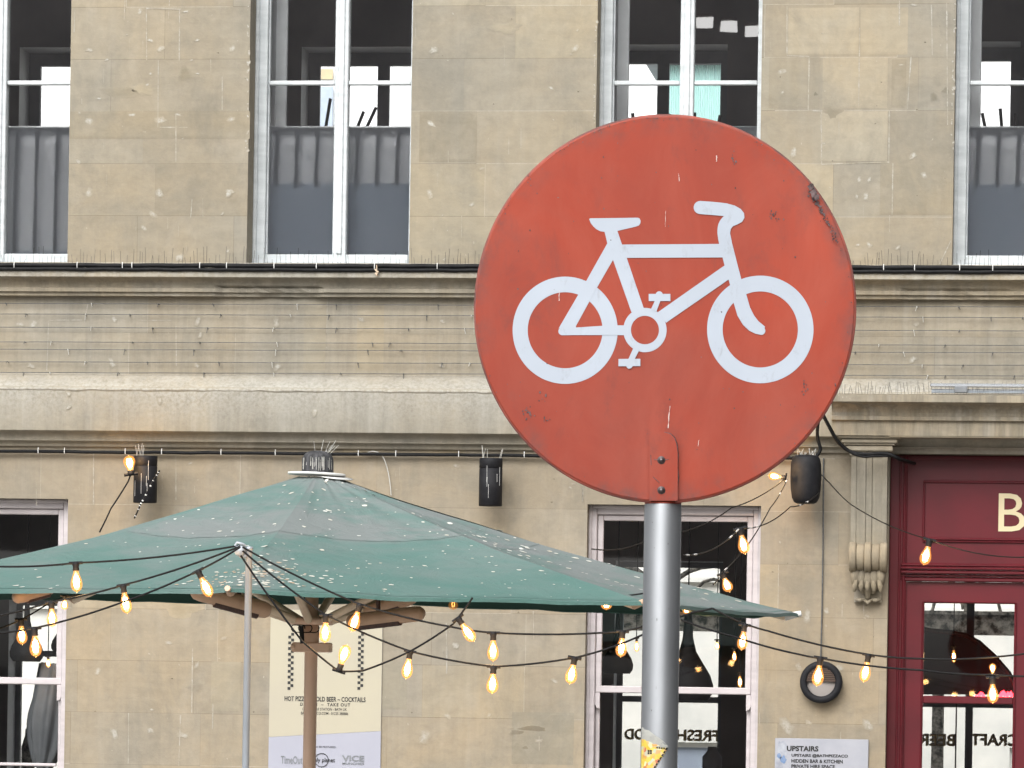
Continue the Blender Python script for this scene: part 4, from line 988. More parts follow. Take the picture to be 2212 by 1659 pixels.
def ptext(body, u0, u1, v0, v1, bold=.0, spacing=1.0): put_text(s, body, ux(u0), ux(u1), uz(v1, (u0+u1)/2), uz(v0, (u0+u1)/2), Yq, bold, spacing=spacing)
ptext('HOT PIZZA ~ COLD BEER ~ COCKTAILS', 615, 790, 1505, 1515.5, .022); ptext('DINE IN  ~  TAKE OUT', 649, 757, 1518.5, 1525.5, .02, 1.25)
ptext('GREEN PARK STATION - BATH UK', 654, 750, 1529, 1535, .008); ptext('BATHPIZZACO.COM - 01225 388886', 651, 753, 1538, 1544, .008)
ptext('PROUD TO BE FEATURED:', 660, 728, 1611.5, 1615, .01)
s.build('poster_text', M['ink'], po)
s = MB(); ptext('TimeOut', 609, 656, 1633, 1650, .012); s.build('magazine_mark', M['grey'], po)
s = MB(); ptext('lonely planet', 667, 726, 1637, 1649, .015)
cc = (697, 1642); s.tube([(ux(cc[0]+14.5*math.cos(t)), Yq, uz(cc[1]-14.5*math.sin(t))) for t in [2*math.pi*j/28 for j in range(29)]], .0028, n=5); s.build('guide_mark', M['ink'], po)
s = MB(); ptext('VICE', 741, 789, 1632, 1645, .03); ptext('MUNCHIES', 742, 789, 1647, 1652, .02); s.build('magazine_mark', M['grey'], po)
# painted pale border strip of stone right of the poster is bare wall
no = empty('notice_board', P(1775, 1690, -.02), 'pale metal notice with black UPSTAIRS text beside the shopfront', 'sign')
nx = lambda u: P(u, 1620, -.02).x
nz_ = lambda v: PZ_(1775, v, -.02)
M['notice'] = noisy('notice_paint', (.34, .345, .38), (.30, .31, .345), 5, .5)
s = MB(); s.bevbox((nx(1674), -.018, nz_(1760)), (nx(1876), -.004, nz_(1596)), r=.003); s.build('panel', M['notice'], no)
s = MB(); n = 14
for (u, v, a, b, mi) in ((1689, 1622, 13, 26, 0), (1683, 1650, 9, 20, 0), (1692, 1642, 7, 9, 1), (1683, 1634, 6, 6, 1)):
    c0 = Vector((nx(u), -.0195-.0008*mi, nz_(v))); vs = [c0]+[c0+Vector((a/290*math.cos(2*math.pi*q/n)*random.uniform(.6, 1.1), 0, b/290*math.sin(2*math.pi*q/n)*random.uniform(.7, 1.1))) for q in range(n)]
    vs = [(max(p[0], nx(1675)), p[1], min(p[2], nz_(1597.5))) for p in vs]
    s.add(vs, [(0, 1+q, 1+(q+1) % n) for q in range(n)], mi=mi)
M['blue'] = noisy('blue_scrap', (.10, .18, .33), (.2, .26, .38), 20, .6); M['scrap'] = noisy('grey_scrap', (.24, .25, .29), (.38, .40, .44), 14, .6)
s.build('torn_sticker', [M['scrap'], M['blue']], no)
s = MB()
def ntext(body, u0, u1, v0, v1, bold): put_text(s, body, nx(u0), nx(u1), nz_(v1), nz_(v0), -.0215, bold)
ntext('UPSTAIRS', 1699.5, 1768, 1612, 1623.5, .035); ntext('UPSTAIRS @BATHPIZZACO', 1710, 1832, 1629, 1637, .03); ntext('HIDDEN BAR & KITCHEN', 1710, 1821, 1640.5, 1648.5, .03); ntext('PRIVATE HIRE SPACE', 1710, 1804, 1652, 1660, .03)
ntext('OPEN FRI & SAT', 1710, 1790, 1665, 1673, .03)
s.build('notice_text', M['ink'], no)

# ================================================================== parasol
Yu = -31.8+22.0
Cu = P(684, 1200, Yu); ax_, ay_ = Cu.x, Yu
um = empty('parasol', (ax_, ay_, 0), 'large weathered green octagonal parasol strewn with white droppings', 'parasol')
RAD = 2.5; zrel = [.45, .463, .48, .497, .51, .54, .555, .50]
corners = []
for i, a in enumerate((-8, -53, -98, -143, 172, 127, 82, 37)):
    t = R(a); d_ = r0*math.cos(t)*RAD + Vector((-math.sin(YAW), math.cos(YAW), 0))*math.sin(t)*RAD
    corners.append(Vector((ax_+d_.x, ay_+d_.y, 1.6+zrel[i])))
# pin the three visible corners to their place at their own distance
for i, (u, v) in ((0, (1726, 1326)), (1, (1392, 1300)), (2, (492, 1272))): corners[i] = P(u, v, corners[i].y)
apex = P(688, 1032, Yu)
cn = MB(); NR, NT = 26, 24
facet_grey = [.95, .25, .62, .5, .5, .5, .5, .8]      # greyness of the facet from corner i to i+1
topR = .17
surf = {}
def cpt(i, s, t):
    a, b = corners[i], corners[(i+1) % 8]
    e = a.lerp(b, t); e.z += .010*math.sin(math.pi*t)
    tp_d = (e-Vector((apex.x, apex.y, e.z))).normalized()
    tp = Vector((apex.x, apex.y, apex.z))+tp_d*topR*.6
    p = tp.lerp(e, s)
    p.z -= .10*math.sin(math.pi*s)*.75*(0.45+.55*math.sin(math.pi*t)) + .02*math.sin(math.pi*t)*s
    p.z += mnoise.noise((p.x*2.5, p.y*2.5, 2))*.010 + .010*mnoise.noise(((i+t)*11, s*2.2, 6))*max(0, 1-s*1.1) + .007*mnoise.noise(((i+t)*9, s*3, 9))*s*s
    return p
for i in range(8):
    vs = []; fx = []; fs = []
    for a in range(NR+1):
        s = a/NR
        for b in range(NT+1):
            t = b/NT; p = cpt(i, s, t); vs.append(p)
            dd = facet_grey[i] if s > .42 else facet_grey[i]*.5+.45
            if i == 1: dd = .85 if s < .44 else (.42 if s < .75 else .28)
            if i == 2: dd = .85 if s < .44 else (.52 if s < .8 else .42)
            if i == 1 and t > .90: dd += .3
            fx.append((dd, 0, 0))
    for a in range(NR):
        for b in range(NT): q = a*(NT+1)+b; fs.append((q, q+NT+1, q+NT+2, q+1))
    cn.add(vs, fs, fx=fx, smooth=True)
    for (sa, wd) in ((.44, .0018), (.985, .002)):           # stitched seams across the panel
        sv = []
        for b in range(41): q0 = cpt(i, sa-wd, b/40); q1 = cpt(i, sa+wd, b/40); sv += [q0+Vector((0, 0, .0022)), q1+Vector((0, 0, .0022))]
        cn.add(sv, [(2*b, 2*b+1, 2*b+3, 2*b+2) for b in range(40)], fx=(.2 if sa > .5 else .7, 0, 0), smooth=True)
    # hem that hangs a hand's width below the edge
    hv = []; 
    for b in range(NT+1):
        p = cpt(i, 1, b/NT); hv += [p, p+Vector((0, 0, -.018))]
    cn.add(hv, [(2*b, 2*b+1, 2*b+3, 2*b+2) for b in range(NT)], fx=(facet_grey[i]*.6, 0, 0))
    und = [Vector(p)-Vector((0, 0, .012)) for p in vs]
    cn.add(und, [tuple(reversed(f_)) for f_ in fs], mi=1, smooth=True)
# droppings and petals lying on it
def flake(i, s, t, r_, mi):
    p = cpt(i, s, t); px = cpt(i, s, min(t+.01, 1)) - cpt(i, s, max(t-.01, 0)); ps = cpt(i, min(s+.01, 1), t)-cpt(i, max(s-.01, 0), t)
    if px.length < 1e-5: return
    px.normalize(); ps.normalize(); nn = ps.cross(px); nn = nn if nn.z > 0 else -nn
    n = 7; vs = [p+nn*.0032]+[p+nn*.003+(px*math.cos(2*math.pi*q/n)*random.uniform(.6, 1.3)+ps*math.sin(2*math.pi*q/n)*random.uniform(.5, 1.4))*r_ for q in range(n)]
    cn.add(vs, [(0, 1+(q+1) % n, 1+q) for q in range(n)], mi=mi)
rr = random.Random(5)
for k in range(270):
    i = rr.choice([0, 1, 1, 1, 2, 2, 7]); s = rr.random()**.7*.98+.02; flake(i, s, rr.random(), rr.choice([.005, .006, .008, .011, .016])*rr.uniform(.6, 1.1), 2)
for k in range(150):
    i = 1; t = 1-abs(rr.gauss(0, .10)); s = min(.985, .80+rr.random()*.19-abs(rr.gauss(0, .05))); flake(i, s, max(0.5, min(.99, t)), rr.uniform(.004, .015), rr.choice([2, 2, 3]))
for k in range(45):
    flake(2, min(.985, .82+rr.random()*.16), abs(rr.gauss(0, .08)), rr.uniform(.004, .014), rr.choice([2, 2, 3]))
for k in range(60): flake(0, rr.uniform(.35, .9), rr.uniform(0, .5) , rr.uniform(.006, .018), 2)
for k in range(50): flake(7, rr.uniform(.35, .98), rr.uniform(.3, 1) , rr.uniform(.006, .018), 2)
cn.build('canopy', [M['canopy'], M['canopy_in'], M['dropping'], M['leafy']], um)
mastb = Vector((P(671, 1659, Yu).x, Yu, 0)); hub = P(673, 1345, Yu)
mdir = Vector((0, 0, 1))
def mz(v): return PZ_(673, v, Yu)
s = MB(); s.lathe([(.034, 0.02), (.034, mz(1408))], (hub.x, Yu, 0), n=28); s.build('mast', M['mast'], um)
s = MB(); s.lathe([(.041, mz(1390)), (.041, mz(1352)), (.036, mz(1352)), (.030, apex.z-.05)], (hub.x, Yu, 0), n=28); s.build('sleeve', M['mast'], um)
s = MB(); s.bevbox((P(633, 1398, Yu).x, Yu-.05, mz(1409)), (P(716, 1398, Yu).x, Yu+.04, mz(1388))); s.bevbox((P(633, 1398, Yu).x-.004, Yu-.06, mz(1404)), (P(641, 1398, Yu).x, Yu+.05, mz(1393))); s.build('clamp', M['mast'], um)
s = MB(); s.lathe([(.11, mz(1350)), (.115, mz(1347)), (.115, mz(1338)), (.10, mz(1334)), (.04, mz(1332))], (hub.x, Yu, 0), n=28); s.build('hub', M['mast'], um)
s = MB(); s.lathe([(.5, 0), (.5, .05), (.46, .08), (.09, .10), (.06, .3), (.045, .32)], (hub.x, Yu, 0), n=32); s.build('base', M['steel'], um)
for i in range(8):
    c_ = corners[i]; s = MB(); a = Vector((hub.x, Yu, apex.z-.06)); e = cpt(i, .97, 0)-Vector((0, 0, .035)); mpt = cpt(i, .5, 0)-Vector((0, 0, .035))
    s.tube([a, cpt(i, .25, 0)-Vector((0, 0, .04)), mpt, e], [.018, .020, .020, .018], n=8); s.build('rib', M['arm'], um)
    s = MB(); dv = (mpt-Vector((hub.x, Yu, 0))); dv.z = 0; dv.normalize(); s.tube([Vector((hub.x, Yu, mz(1342)))+dv*.09, cpt(i, .46, 0)-Vector((0, 0, .06))], .022, n=8); s.build('strut', M['arm'], um)
    s = MB(); s.tube([e, c_+(c_-e).normalized()*.012], [.020, .014], n=8); s.build('rib_tip', M['heat'] if i != 0 else M['tie'], um)
# mid-edge ribs
# top plate and domed cap
cap = P(686, 1027, Yu)
s = MB(); s.lathe([(0, .0), (.15, .0), (.152, .006), (.15, .012), (0, .014)], cap+Vector((-.005, 0, 0)), axis=(.03, 0, 1), n=36); s.lathe([(0, .0), (.105, .0), (.107, .005), (0, .009)], cap+Vector((.085, -.03, -.012)), axis=(.13, -.1, 1), n=30); s.build('top_plate', M['tie'], um)
s = MB(); s.lathe([(.083, .014), (.083, .07), (.081, .09), (.072, .108), (.055, .122), (.03, .128), (0, .13)], cap, n=32); s.build('cap', noisy('cap_grey', (.008, .008, .009), (.07, .07, .075), 9, .7, mscale=(6, 6, .6)), um)
s = MB()
for k in range(9):
    a = random.uniform(-1, 1); b = cap+Vector((a*.06, random.uniform(-.04, .04), .115)); s.tube([b, b+Vector((a*.045, 0, random.uniform(.04, .075)))], .0013, n=4)
for k in range(26):
    a = -math.pi/2+random.uniform(-1.3, 1.3); p = cap+Vector((.0845*math.cos(a), .0845*math.sin(a), .02)); s.tube([p+Vector((0, 0, random.uniform(0, .03))), p+Vector((-.003*math.cos(a), -.003*math.sin(a), random.uniform(.05, .075)))], .0011, n=4)
s.build('spikes', M['spikew'], um)
# cord coil at the hub
s = MB(); cc = P(640, 1358, Yu-.1); pts = [cc+Vector((.045*math.cos(t)+t*.006, 0, .022*math.sin(t)+.004*math.sin(3*t))) for t in [j*.4 for j in range(34)]]; s.tube(pts, .003, n=5); s.build('cord_loop', M['cable'], um)
s = MB(); s.tube([P(651, 1352, Yu-.1), P(653, 1390, Yu-.1)], .012, n=8); s.build('switch', M['black'], um)
# tube heaters hung from the struts
def heater(pa, pb, r_, label):
    pa, pb = Vector(pa), Vector(pb); o = empty('tube_heater', (pa+pb)/2, label, 'heater', 'tube heaters under the parasol'); d = (pb-pa); L = d.length; d.normalize()
    s = MB(); s.lathe([(0, 0), (r_*.6, .004), (r_*.9, .02), (r_, .05), (r_, L-.05), (r_*.9, L-.02), (r_*.6, L-.004), (0, L)], pa, axis=d, n=20); s.build('case', M['heat'], o)
    s = MB(); dn = Vector((0, -.25, -1)); dn = (dn-d*dn.dot(d)).normalized(); a = pa+d*L*.3+dn*r_*.72; b = pa+d*L*.85+dn*r_*.72; s.tube([a, b], r_*.55, n=10); s.build('grille', M['grille'], o)
    s = MB(); s.tube([pa+d*L*.6+Vector((0, 0, r_*.8)), pa+d*L*.6+Vector((0, 0, r_+.09))], .012, n=6); s.build('bracket', M['grille'], o)
heater(P(414, 1275, Yu-1.1), P(584, 1321, Yu-.9), .044, 'bronze tube heater left of the mast under the parasol')
heater(P(915, 1324, Yu-.7), P(752, 1344, Yu-.5), .040, 'bronze tube heater right of the mast, lower one of two')
heater(P(897, 1289, Yu-.4), P(790, 1322, Yu-.2), .036, 'bronze tube heater right of the mast, upper one of two')
heater(P(30, 1292, Yu-1.1), P(115, 1268, Yu-.9), .036, 'bronze tube heater at the left edge of the photo under the parasol')

# ================================================================== steel pole with clamp
Yl = -31.8+17.2
ppx = P(533, 1500, Yl)
po_ = empty('steel_pole', (ppx.x, Yl, 0), 'thin galvanised steel pole holding the bulb strings before the parasol', 'pole')
s = MB(); s.lathe([(.0145, 0), (.0145, PZ_(533, 1188, Yl)), (.0165, PZ_(533, 1187, Yl)), (.0165, PZ_(533, 1181, Yl)), (0, PZ_(533, 1180, Yl))], (ppx.x, Yl, 0), n=18); s.build('tube', M['steel'], po_)
s = MB(); cc = P(519, 1190, Yl-.02); s.lathe([(0, -.025), (.020, -.025), (.022, -.02), (.022, .02), (.018, .026), (0, .027)], cc, axis=(0, 1, 0), n=14); s.bevbox(cc+Vector((-.005, -.012, -.03)), cc+Vector((.03, .012, -.012))); s.tube([cc+Vector((-.02, -.01, .02)), cc+Vector((-.012, -.01, .034)), cc+Vector((.01, -.01, .028)), cc+Vector((.02, 0, .022))], .006, n=6); s.build('clamp', M['steel'], po_)

# ================================================================== string lights
def bulb_geo(mb, o, d, L, R_):
    prof = [(R_*.42, 0), (R_*.46, L*.08), (R_*.62, L*.22), (R_*.88, L*.42), (R_, L*.60), (R_*.95, L*.75), (R_*.72, L*.89), (R_*.40, L*.96), (R_*.12, L*.99), (R_*.08, L*1.03), (0, L*1.04)]
    mb.lathe(prof, o, axis=d, n=20)
def lamp(parent, u0, v0, u1, v1, Y, Rpx=12.3, lit=True, sock=.27, watt=.6):
    a = P(u0, v0, Y); b = P(u1, v1, Y); d = (b-a); T = d.length; d.normalize(); Z = (a-CAM).dot(fw); mpp = Z/F; Rr = Rpx*mpp*random.uniform(.92, 1.06)
    s = MB(); sl = T*sock; s.lathe([(0, -.006), (Rr*.55, -.004), (Rr*.62, sl*.2), (Rr*.50, sl*.5), (Rr*.56, sl*.9), (Rr*.5, sl), (0, sl)], a, axis=d, n=14)
    pr = d.cross(fw).normalized(); s.tube([a-pr*Rr*1.15, a+pr*Rr*1.15], Rr*.26, n=8)
    s.build('socket', M['black'], parent)
    g_ = MB(); bulb_geo(g_, a+d*sl, d, T-sl, Rr); go = g_.build('bulb', M['bulb'] if lit else M['bulb_dim'], parent)
    f_ = MB(); L = T-sl; c0 = a+d*(sl+L*.26)
    side = d.cross(fw).normalized(); fa = fw
    for k in range(4):
        t = math.pi/4+k*math.pi/2; o1 = (side*math.cos(t)+fa*math.sin(t))
        f_.tube([c0+o1*Rr*.14, c0+d*L*.25+o1*Rr*.42, c0+d*L*.50+o1*Rr*.18], Rr*(.23 if lit else .05), n=6)
    f_.build('filament', M['filament'] if lit else M['filament_dim'], go)
    if lit and watt > 0:
        L_ = bpy.data.lights.new('bulb_light', 'POINT'); L_.energy = watt; L_.color = (1, .62, .28); L_.shadow_soft_size = .03
        lo = bpy.data.objects.new('bulb_light', L_); COL.objects.link(lo); lo.parent = parent; lo.location = c0+d*L*.25+Vector((0, -Rr*1.4, 0)) - wloc(parent)
def sline(name, pts, Y, label, lamps, r_=.0042, group='strings of warm filament bulbs', tape=False):
    P3 = [P(u, v, (Y if not callable(Y) else Y(u))) for u, v in pts]
    o = empty(name, P3[0], label, 'string light', group)
    q = []
    for i in range(len(P3)-1):
        a, b = P3[i], P3[i+1]; L = (b-a).length
        for j in range(8):
            t = j/8; p = a.lerp(b, t); p.z -= .035*L*4*t*(1-t)*.5; q.append(p)
    q.append(P3[-1]); s = MB(); s.tube(q, r_, n=7); s.build('cable', M['cable'], o)
    if tape:
        s = MB()
        for i in range(0, len(q)-1):
            if random.random() < .45: a = q[i].lerp(q[i+1], .2); b = q[i].lerp(q[i+1], .6); s.tube([a, b], r_*1.25, n=7)
        s.build('white_tape', M['tie'], o)
    for l in lamps:
        u0, v0, u1, v1 = l[:4]; kw = l[4] if len(l) > 4 else {}
        lamp(o, u0, v0, u1, v1, Y if not callable(Y) else Y(u0), **kw)
    return o
Yf = Yl-.02
cl = (519, 1180)
sline('string_light', [(-180, 1222), (0, 1224), (163, 1216), (519, 1178)], Yf, 'string light from the steel pole to the left, uppermost one crossing the canopy', [(163.5, 1216, 166, 1279)])
sline('string_light', [(-180, 1345), (0, 1329), (111, 1300), (266, 1264), (519, 1180)], Yf-.1, 'string light left of the pole with a bulb just below the canopy edge', [(265.8, 1264, 275, 1325), (111.5, 1301, 112.6, 1354)])
sline('string_light', [(-180, 1372), (0, 1367), (74, 1357), (256, 1304), (428, 1233), (519, 1182)], Yf-.2, 'lowest string light left of the pole, its tilted bulb beside the pole', [(427.5, 1233, 455.3, 1289), (74.3, 1357, 78, 1419, dict(Rpx=13))])
sline('string_light', [(-180, 1400), (0, 1357), (45, 1339), (110, 1300), (175, 1280)], Yf+3.5, 'string light coming out from under the canopy at the left edge', [(45.3, 1338, 48.3, 1392), (139.4, 1287, 139.4, 1317, dict(Rpx=8))])
sline('string_light', [(524, 1182), (778, 1306), (979, 1355), (1066, 1367), (1345, 1364), (1386, 1354), (1500, 1322), (1539, 1314)], Yf-.1, 'string light right of the pole, upper one passing behind the grey post', [(777.8, 1306, 759.5, 1364), (1065.7, 1367, 1064.8, 1428), (1345, 1364, 1340.7, 1419)])
sline('string_light', [(524, 1190), (704.5, 1329), (886, 1407), (1066, 1440), (1241, 1421), (1315, 1400), (1386, 1372), (1471, 1330)], Yf-.2, 'string light right of the pole that dips lowest left of the grey post', [(704.5, 1329, 701.4, 1388), (886, 1407, 877, 1466), (1066.3, 1440, 1062.6, 1498), (1241.4, 1421, 1230.7, 1477)])
sline('string_light', [(520, 1200), (652, 1384), (732, 1450), (784, 1449), (886, 1407), (979, 1348), (989, 1335), (1021, 1291)], Yf-.3, 'string light crossing before the mast with an upturned bulb', [(732, 1450, 750, 1393), (989, 1335, 1024, 1385)])
sline('string_light', [(1539, 1314), (1610, 1348), (1659, 1363), (1876, 1414), (1994, 1423), (2124, 1421), (2300, 1398)], Yf+.3, 'string light right of the grey post, upper one of two over the wall light', [(1608.6, 1350, 1601.8, 1404), (1876.4, 1415, 1865.3, 1473), (2144, 1462, 2144.3, 1433, dict(Rpx=8))])
sline('string_light', [(1471, 1339), (1586, 1375), (1728, 1414), (1772, 1422), (1994, 1448), (2142, 1458), (2300, 1459)], Yf+.2, 'string light right of the grey post, lower one with a bulb over the wall light', [(1772.4, 1421, 1764.2, 1482), (2144, 1463, 2144.8, 1519)])
sline('string_light', [(1775, 1026), (1791, 1042), (1837, 1089), (2008, 1165), (2212, 1204), (2350, 1222)], lambda u: -.35-5*(u-1775)/575, 'string light from the barrel speaker to the right over the maroon shopfront', [(2008.4, 1166, 1995.4, 1220)])
sline('string_light', [(1770, 1064), (1707, 1095), (1598, 1141), (1475, 1199)], lambda u: -.45-7*(1770-u)/300, 'taped string light from the barrel speaker, lower left one with a bulb', [(1598.4, 1142, 1610, 1196)], tape=True)
sline('string_light', [(1700, 1036), (1664, 1097), (1559, 1237), (1541, 1263)], lambda u: -.45-7*(1700-u)/160*.6, 'taped string light falling steeply from the barrel speaker to the canopy', [(1561, 1239, 1576, 1278)], tape=True)
sline('string_light', [(1694, 1036), (1580, 1097), (1475, 1148), (1387, 1172), (1278, 1186)], lambda u: -.45-5*(1694-u)/416, 'string light from the barrel speaker passing high behind the grey post', [(1697, 1032, 1660, 1027, dict(Rpx=8.5, watt=4))])
sline('string_light', [(283, 1023), (277, 1040), (240, 1098), (215, 1150)], lambda u: -.40, 'string light end with a lit bulb at the left cylinder speaker', [(283, 1024.5, 277.7, 984, dict(Rpx=14, sock=.2, watt=1.2))], r_=.006)
sline('string_light', [(345, 1016), (330, 1040), (303, 1091), (290, 1120)], lambda u: -.62, 'taped cable end crossing the left cylinder speaker', [], tape=True, r_=.006)
sline('string_light', [(870, 1268), (979, 1290), (1168, 1276), (1310, 1290), (1400, 1280)], lambda u: Yu-1.6, 'string light under the canopy edge with half hidden bulbs', [(979, 1284, 979, 1317, dict(lit=False, Rpx=10)), (1168, 1270, 1168, 1300, dict(lit=False)), (1310, 1282, 1310, 1317)])
sline('string_light', [(1400, 1290), (1483, 1305), (1560, 1300)], lambda u: Yu+1.4, 'short string light under the canopy right of the grey post', [(1483, 1304, 1483, 1326, dict(Rpx=8))])
# curved dark shape added for a parasol's reflection in the shopfront, folded parasol indoors, neon
cs = empty('reflection_shape', P(2060, 1500, 3.2), 'dark curved screen inside behind the maroon shopfront glass', 'reflection stand-in')
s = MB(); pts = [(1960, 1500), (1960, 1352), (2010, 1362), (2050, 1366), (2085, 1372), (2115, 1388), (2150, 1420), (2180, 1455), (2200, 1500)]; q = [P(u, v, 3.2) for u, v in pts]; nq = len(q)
s.add([tuple(p) for p in q]+[(p.x, p.y+.35, p.z) for p in q], [tuple(range(nq)), tuple(reversed(range(nq, 2*nq)))]+[(i, i+nq, (i+1) % nq+nq, (i+1) % nq) for i in range(nq)]); s.build('reflection_panel', M['darkceil'], cs)
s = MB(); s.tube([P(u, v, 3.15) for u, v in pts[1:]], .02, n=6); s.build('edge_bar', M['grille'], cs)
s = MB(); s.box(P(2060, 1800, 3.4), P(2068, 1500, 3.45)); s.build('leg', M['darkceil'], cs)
nn_ = empty('neon_sign', P(2150, 1505, 3.0), 'small red neon squiggle glowing inside the maroon shopfront window', 'neon sign')
s = MB(); s.tube([P(2108+i*2.2, 1502+5*math.sin(i*.9), 3.0) for i in range(10)], 0.012, n=6); s.tube([P(2160+i*2.4, 1500+6*math.cos(i*1.1), 3.0) for i in range(14)], .014, n=6); s.build('neon_tube', emis('red_neon', (1, .02, .03), 8), nn_)
fp = empty('folded_parasol', P(100, 1640, 1.5), 'grey folded parasol leaning behind the lower left window', 'parasol')
s = MB(); a_, b_ = P(92, 1660, 1.5), P(132, 1440, 1.6); dd_ = (b_-a_); L_ = dd_.length
vs = []; fs = []; ax = dd_.normalized(); p1 = ax.orthogonal().normalized(); p2 = ax.cross(p1); n_ = 48
for i in range(13):
    k = i/12; rr_ = .02+.15*math.sin(min(1, k*1.3+.15)*math.pi*.62)
    for q_ in range(n_):
        t = 2*math.pi*q_/n_; r2 = rr_*(1+.16*math.sin(8*t+k*2)); vs.append(a_+ax*L_*k+(p1*math.cos(t)+p2*math.sin(t))*r2)
for i in range(12):
    for q_ in range(n_): fs.append((i*n_+q_, i*n_+(q_+1) % n_, (i+1)*n_+(q_+1) % n_, (i+1)*n_+q_))
s.add(vs, fs, smooth=True); s.build('cloth', M['grey'], fp); s = MB(); s.tube([(a_.x-.03, a_.y, .06), a_, b_+ax*.1], .018, n=8); s.build('pole', M['arm'], fp)
# bulb reflections in the glass, built as added lit bulbs behind the panes
def reflected_bulb(u, v0, v1, Y, label):
    c = P(u, v0, Y); o = empty('bulb_reflection', c, label, 'bulb', 'added bulbs standing in for reflections in the glass'); lamp(o, u, v0, u+.5, v1, Y, Rpx=5.5, sock=.25)
    s = MB(); s.tube([c, (c.x, c.y, 3.95)], .004, n=5); s.build('cord', M['cable'], o)
reflected_bulb(1586, 1400, 1429, .9, 'small lit bulb added as a reflection in the window right of the grey post, upper one')
reflected_bulb(1598, 1452, 1485, 1.1, 'small lit bulb added as a reflection in the window right of the grey post, lower one')
reflected_bulb(1375, 1378, 1408, 2.0, 'small lit bulb added as a reflection in the window left of the grey post')
reflected_bulb(1549, 1382, 1403, 3.0, 'tiny lit bulb added as a reflection in the window beside the large pendant')
reflected_bulb(2060, 1396, 1431, 1.4, 'small lit bulb added as a reflection in the maroon shopfront window')
reflected_bulb(104, 1418, 1442, 1.2, 'small lit bulb added as a reflection in the left ground floor window')

# ================================================================== round sign on its post
ang = R(-3.6)       # sign turned a little further away than the wall
O = P(1435.5, 666.5, -31.8+8.45/ math.cos(YAW)*.995)
sx = Vector((math.cos(ang), -math.sin(ang)*-1, 0)).normalized(); sx = Vector((math.cos(R(3.6)+YAW*0+R(0)), math.sin(R(3.6)), 0)); sn = Vector((sx.y, -sx.x, 0))  # sn faces the camera
if sn.dot(fw) > 0: sn = -sn
def S(u, v, off=0.0):
    p = Pplane(u, v, O, sn); return p + sn*off
RS = (S(1845, 666)-S(1026, 666)).length/2; RSz = (S(1436, 250)-S(1436, 1083)).length/2
sgn = empty('round_sign', (O.x, O.y, 0), 'large faded red disc sign with a white bicycle on a grey post', 'sign')
n = 128
s = MB()
def rimpt(t, r_, off): 
    return O + sx*(RS*r_*math.cos(t)) + Vector((0, 0, 1))*(RSz*r_*math.sin(t)) + sn*off
vs = []; fs = []
rings = [(0, .0), (.25, 0), (.5, 0), (.75, 0), (.9, 0), (.993, 0), (1.0, -.0015), (1.0, -.010), (.99, -.012)]
for (r_, off) in rings:
    for q in range(n):
        t = 2*math.pi*q/n; k = 1.0
        if .98 < r_ <= 1.0:
            d1 = abs((math.degrees(t)) - 39.5)
            k = 1 - .004*max(0, 1-d1/3.5) + .0012*mnoise.noise((math.cos(t)*12, math.sin(t)*12, 0))
        vs.append(rimpt(t, r_*k, off))
for i in range(len(rings)-1):
    for q in range(n): fs.append((i*n+q, (i+1)*n+q, (i+1)*n+(q+1) % n, i*n+(q+1) % n))
fs.append(tuple(range((len(rings)-1)*n, len(rings)*n)))
s.add(vs, fs)
# dark weathered rim edge
dso = s.build('disc', M['sred'], sgn, origin=O)
s = MB(); s.tube([rimpt(2*math.pi*q/n, .9995, -.0065) for q in range(n+1)], .0045, n=6, caps=False); s.build('edge_band', noisy('edge_metal', (.12, .05, .045), (.33, .08, .055), 14, .7), sgn)
# bicycle pictogram -------------------------------------------------------
def C(x, y): return (1014.9+.42989*x, 411.45+.42989*y)
layer = [0]
bike = MB()
def poly(pts):
    layer[0] += 1; off = .0005+.00008*layer[0]
    q = [S(*C(x, y), off) for x, y in pts]; bike.add(q, [tuple(range(len(q)))])
def ell(cx, cy, rx, ry, n=40): poly([(cx+rx*math.cos(2*math.pi*i/n), cy+ry*math.sin(2*math.pi*i/n)) for i in range(n)])
def ringe(cx, cy, rx, ry, ix, iy, n=96):
    layer[0] += 1; off = .0005+.00008*layer[0]; vs = []
    for i in range(n):
        t = 2*math.pi*i/n; vs.append(S(*C(cx+rx*math.cos(t), cy+ry*math.sin(t)), off)); vs.append(S(*C(cx+ix*math.cos(t), cy+iy*math.sin(t)), off))
    bike.add(vs, [(2*i, 2*((i+1) % n), 2*((i+1) % n)+1, 2*i+1) for i in range(n)])
def strip(L, Rr):     # two side polylines of equal length -> quads
    layer[0] += 1; off = .0005+.00008*layer[0]; vs = []
    for a, b in zip(L, Rr): vs += [S(*C(*a), off), S(*C(*b), off)]
    bike.add(vs, [(2*i, 2*i+1, 2*i+3, 2*i+2) for i in range(len(L)-1)])
ringe(479, 702.5, 264, 269.5, 188, 191); ringe(1459.5, 698.5, 267.5, 270.5, 189, 191); ringe(880, 701.5, 109, 111.5, 70.5, 71.5, 64)
poly([(600, 145), (604, 140), (845, 137), (853, 141), (858, 152), (857, 165), (850, 176), (838, 181), (745, 203), (740, 205), (677, 208), (655, 205), (635, 194), (620, 180), (608, 165)])
strip([(676, 204), (691, 266), (720, 350), (812, 612)], [(741, 202), (765, 272), (788, 338), (877, 600)])
strip([(691, 266), (585, 455), (447, 692)], [(735, 322), (640, 487), (533, 682)])
ell(466, 708, 21, 20); strip([(452, 694), (700, 678), (776, 678)], [(464, 727), (700, 727), (776, 727)]); poly([(447, 694), (533, 678), (533, 727), (464, 728), (448, 716)])
poly([(755, 272), (1256, 269), (1275, 337), (780, 339)])
strip([(945, 612), (1280, 377)], [(986, 665), (1302, 447)])
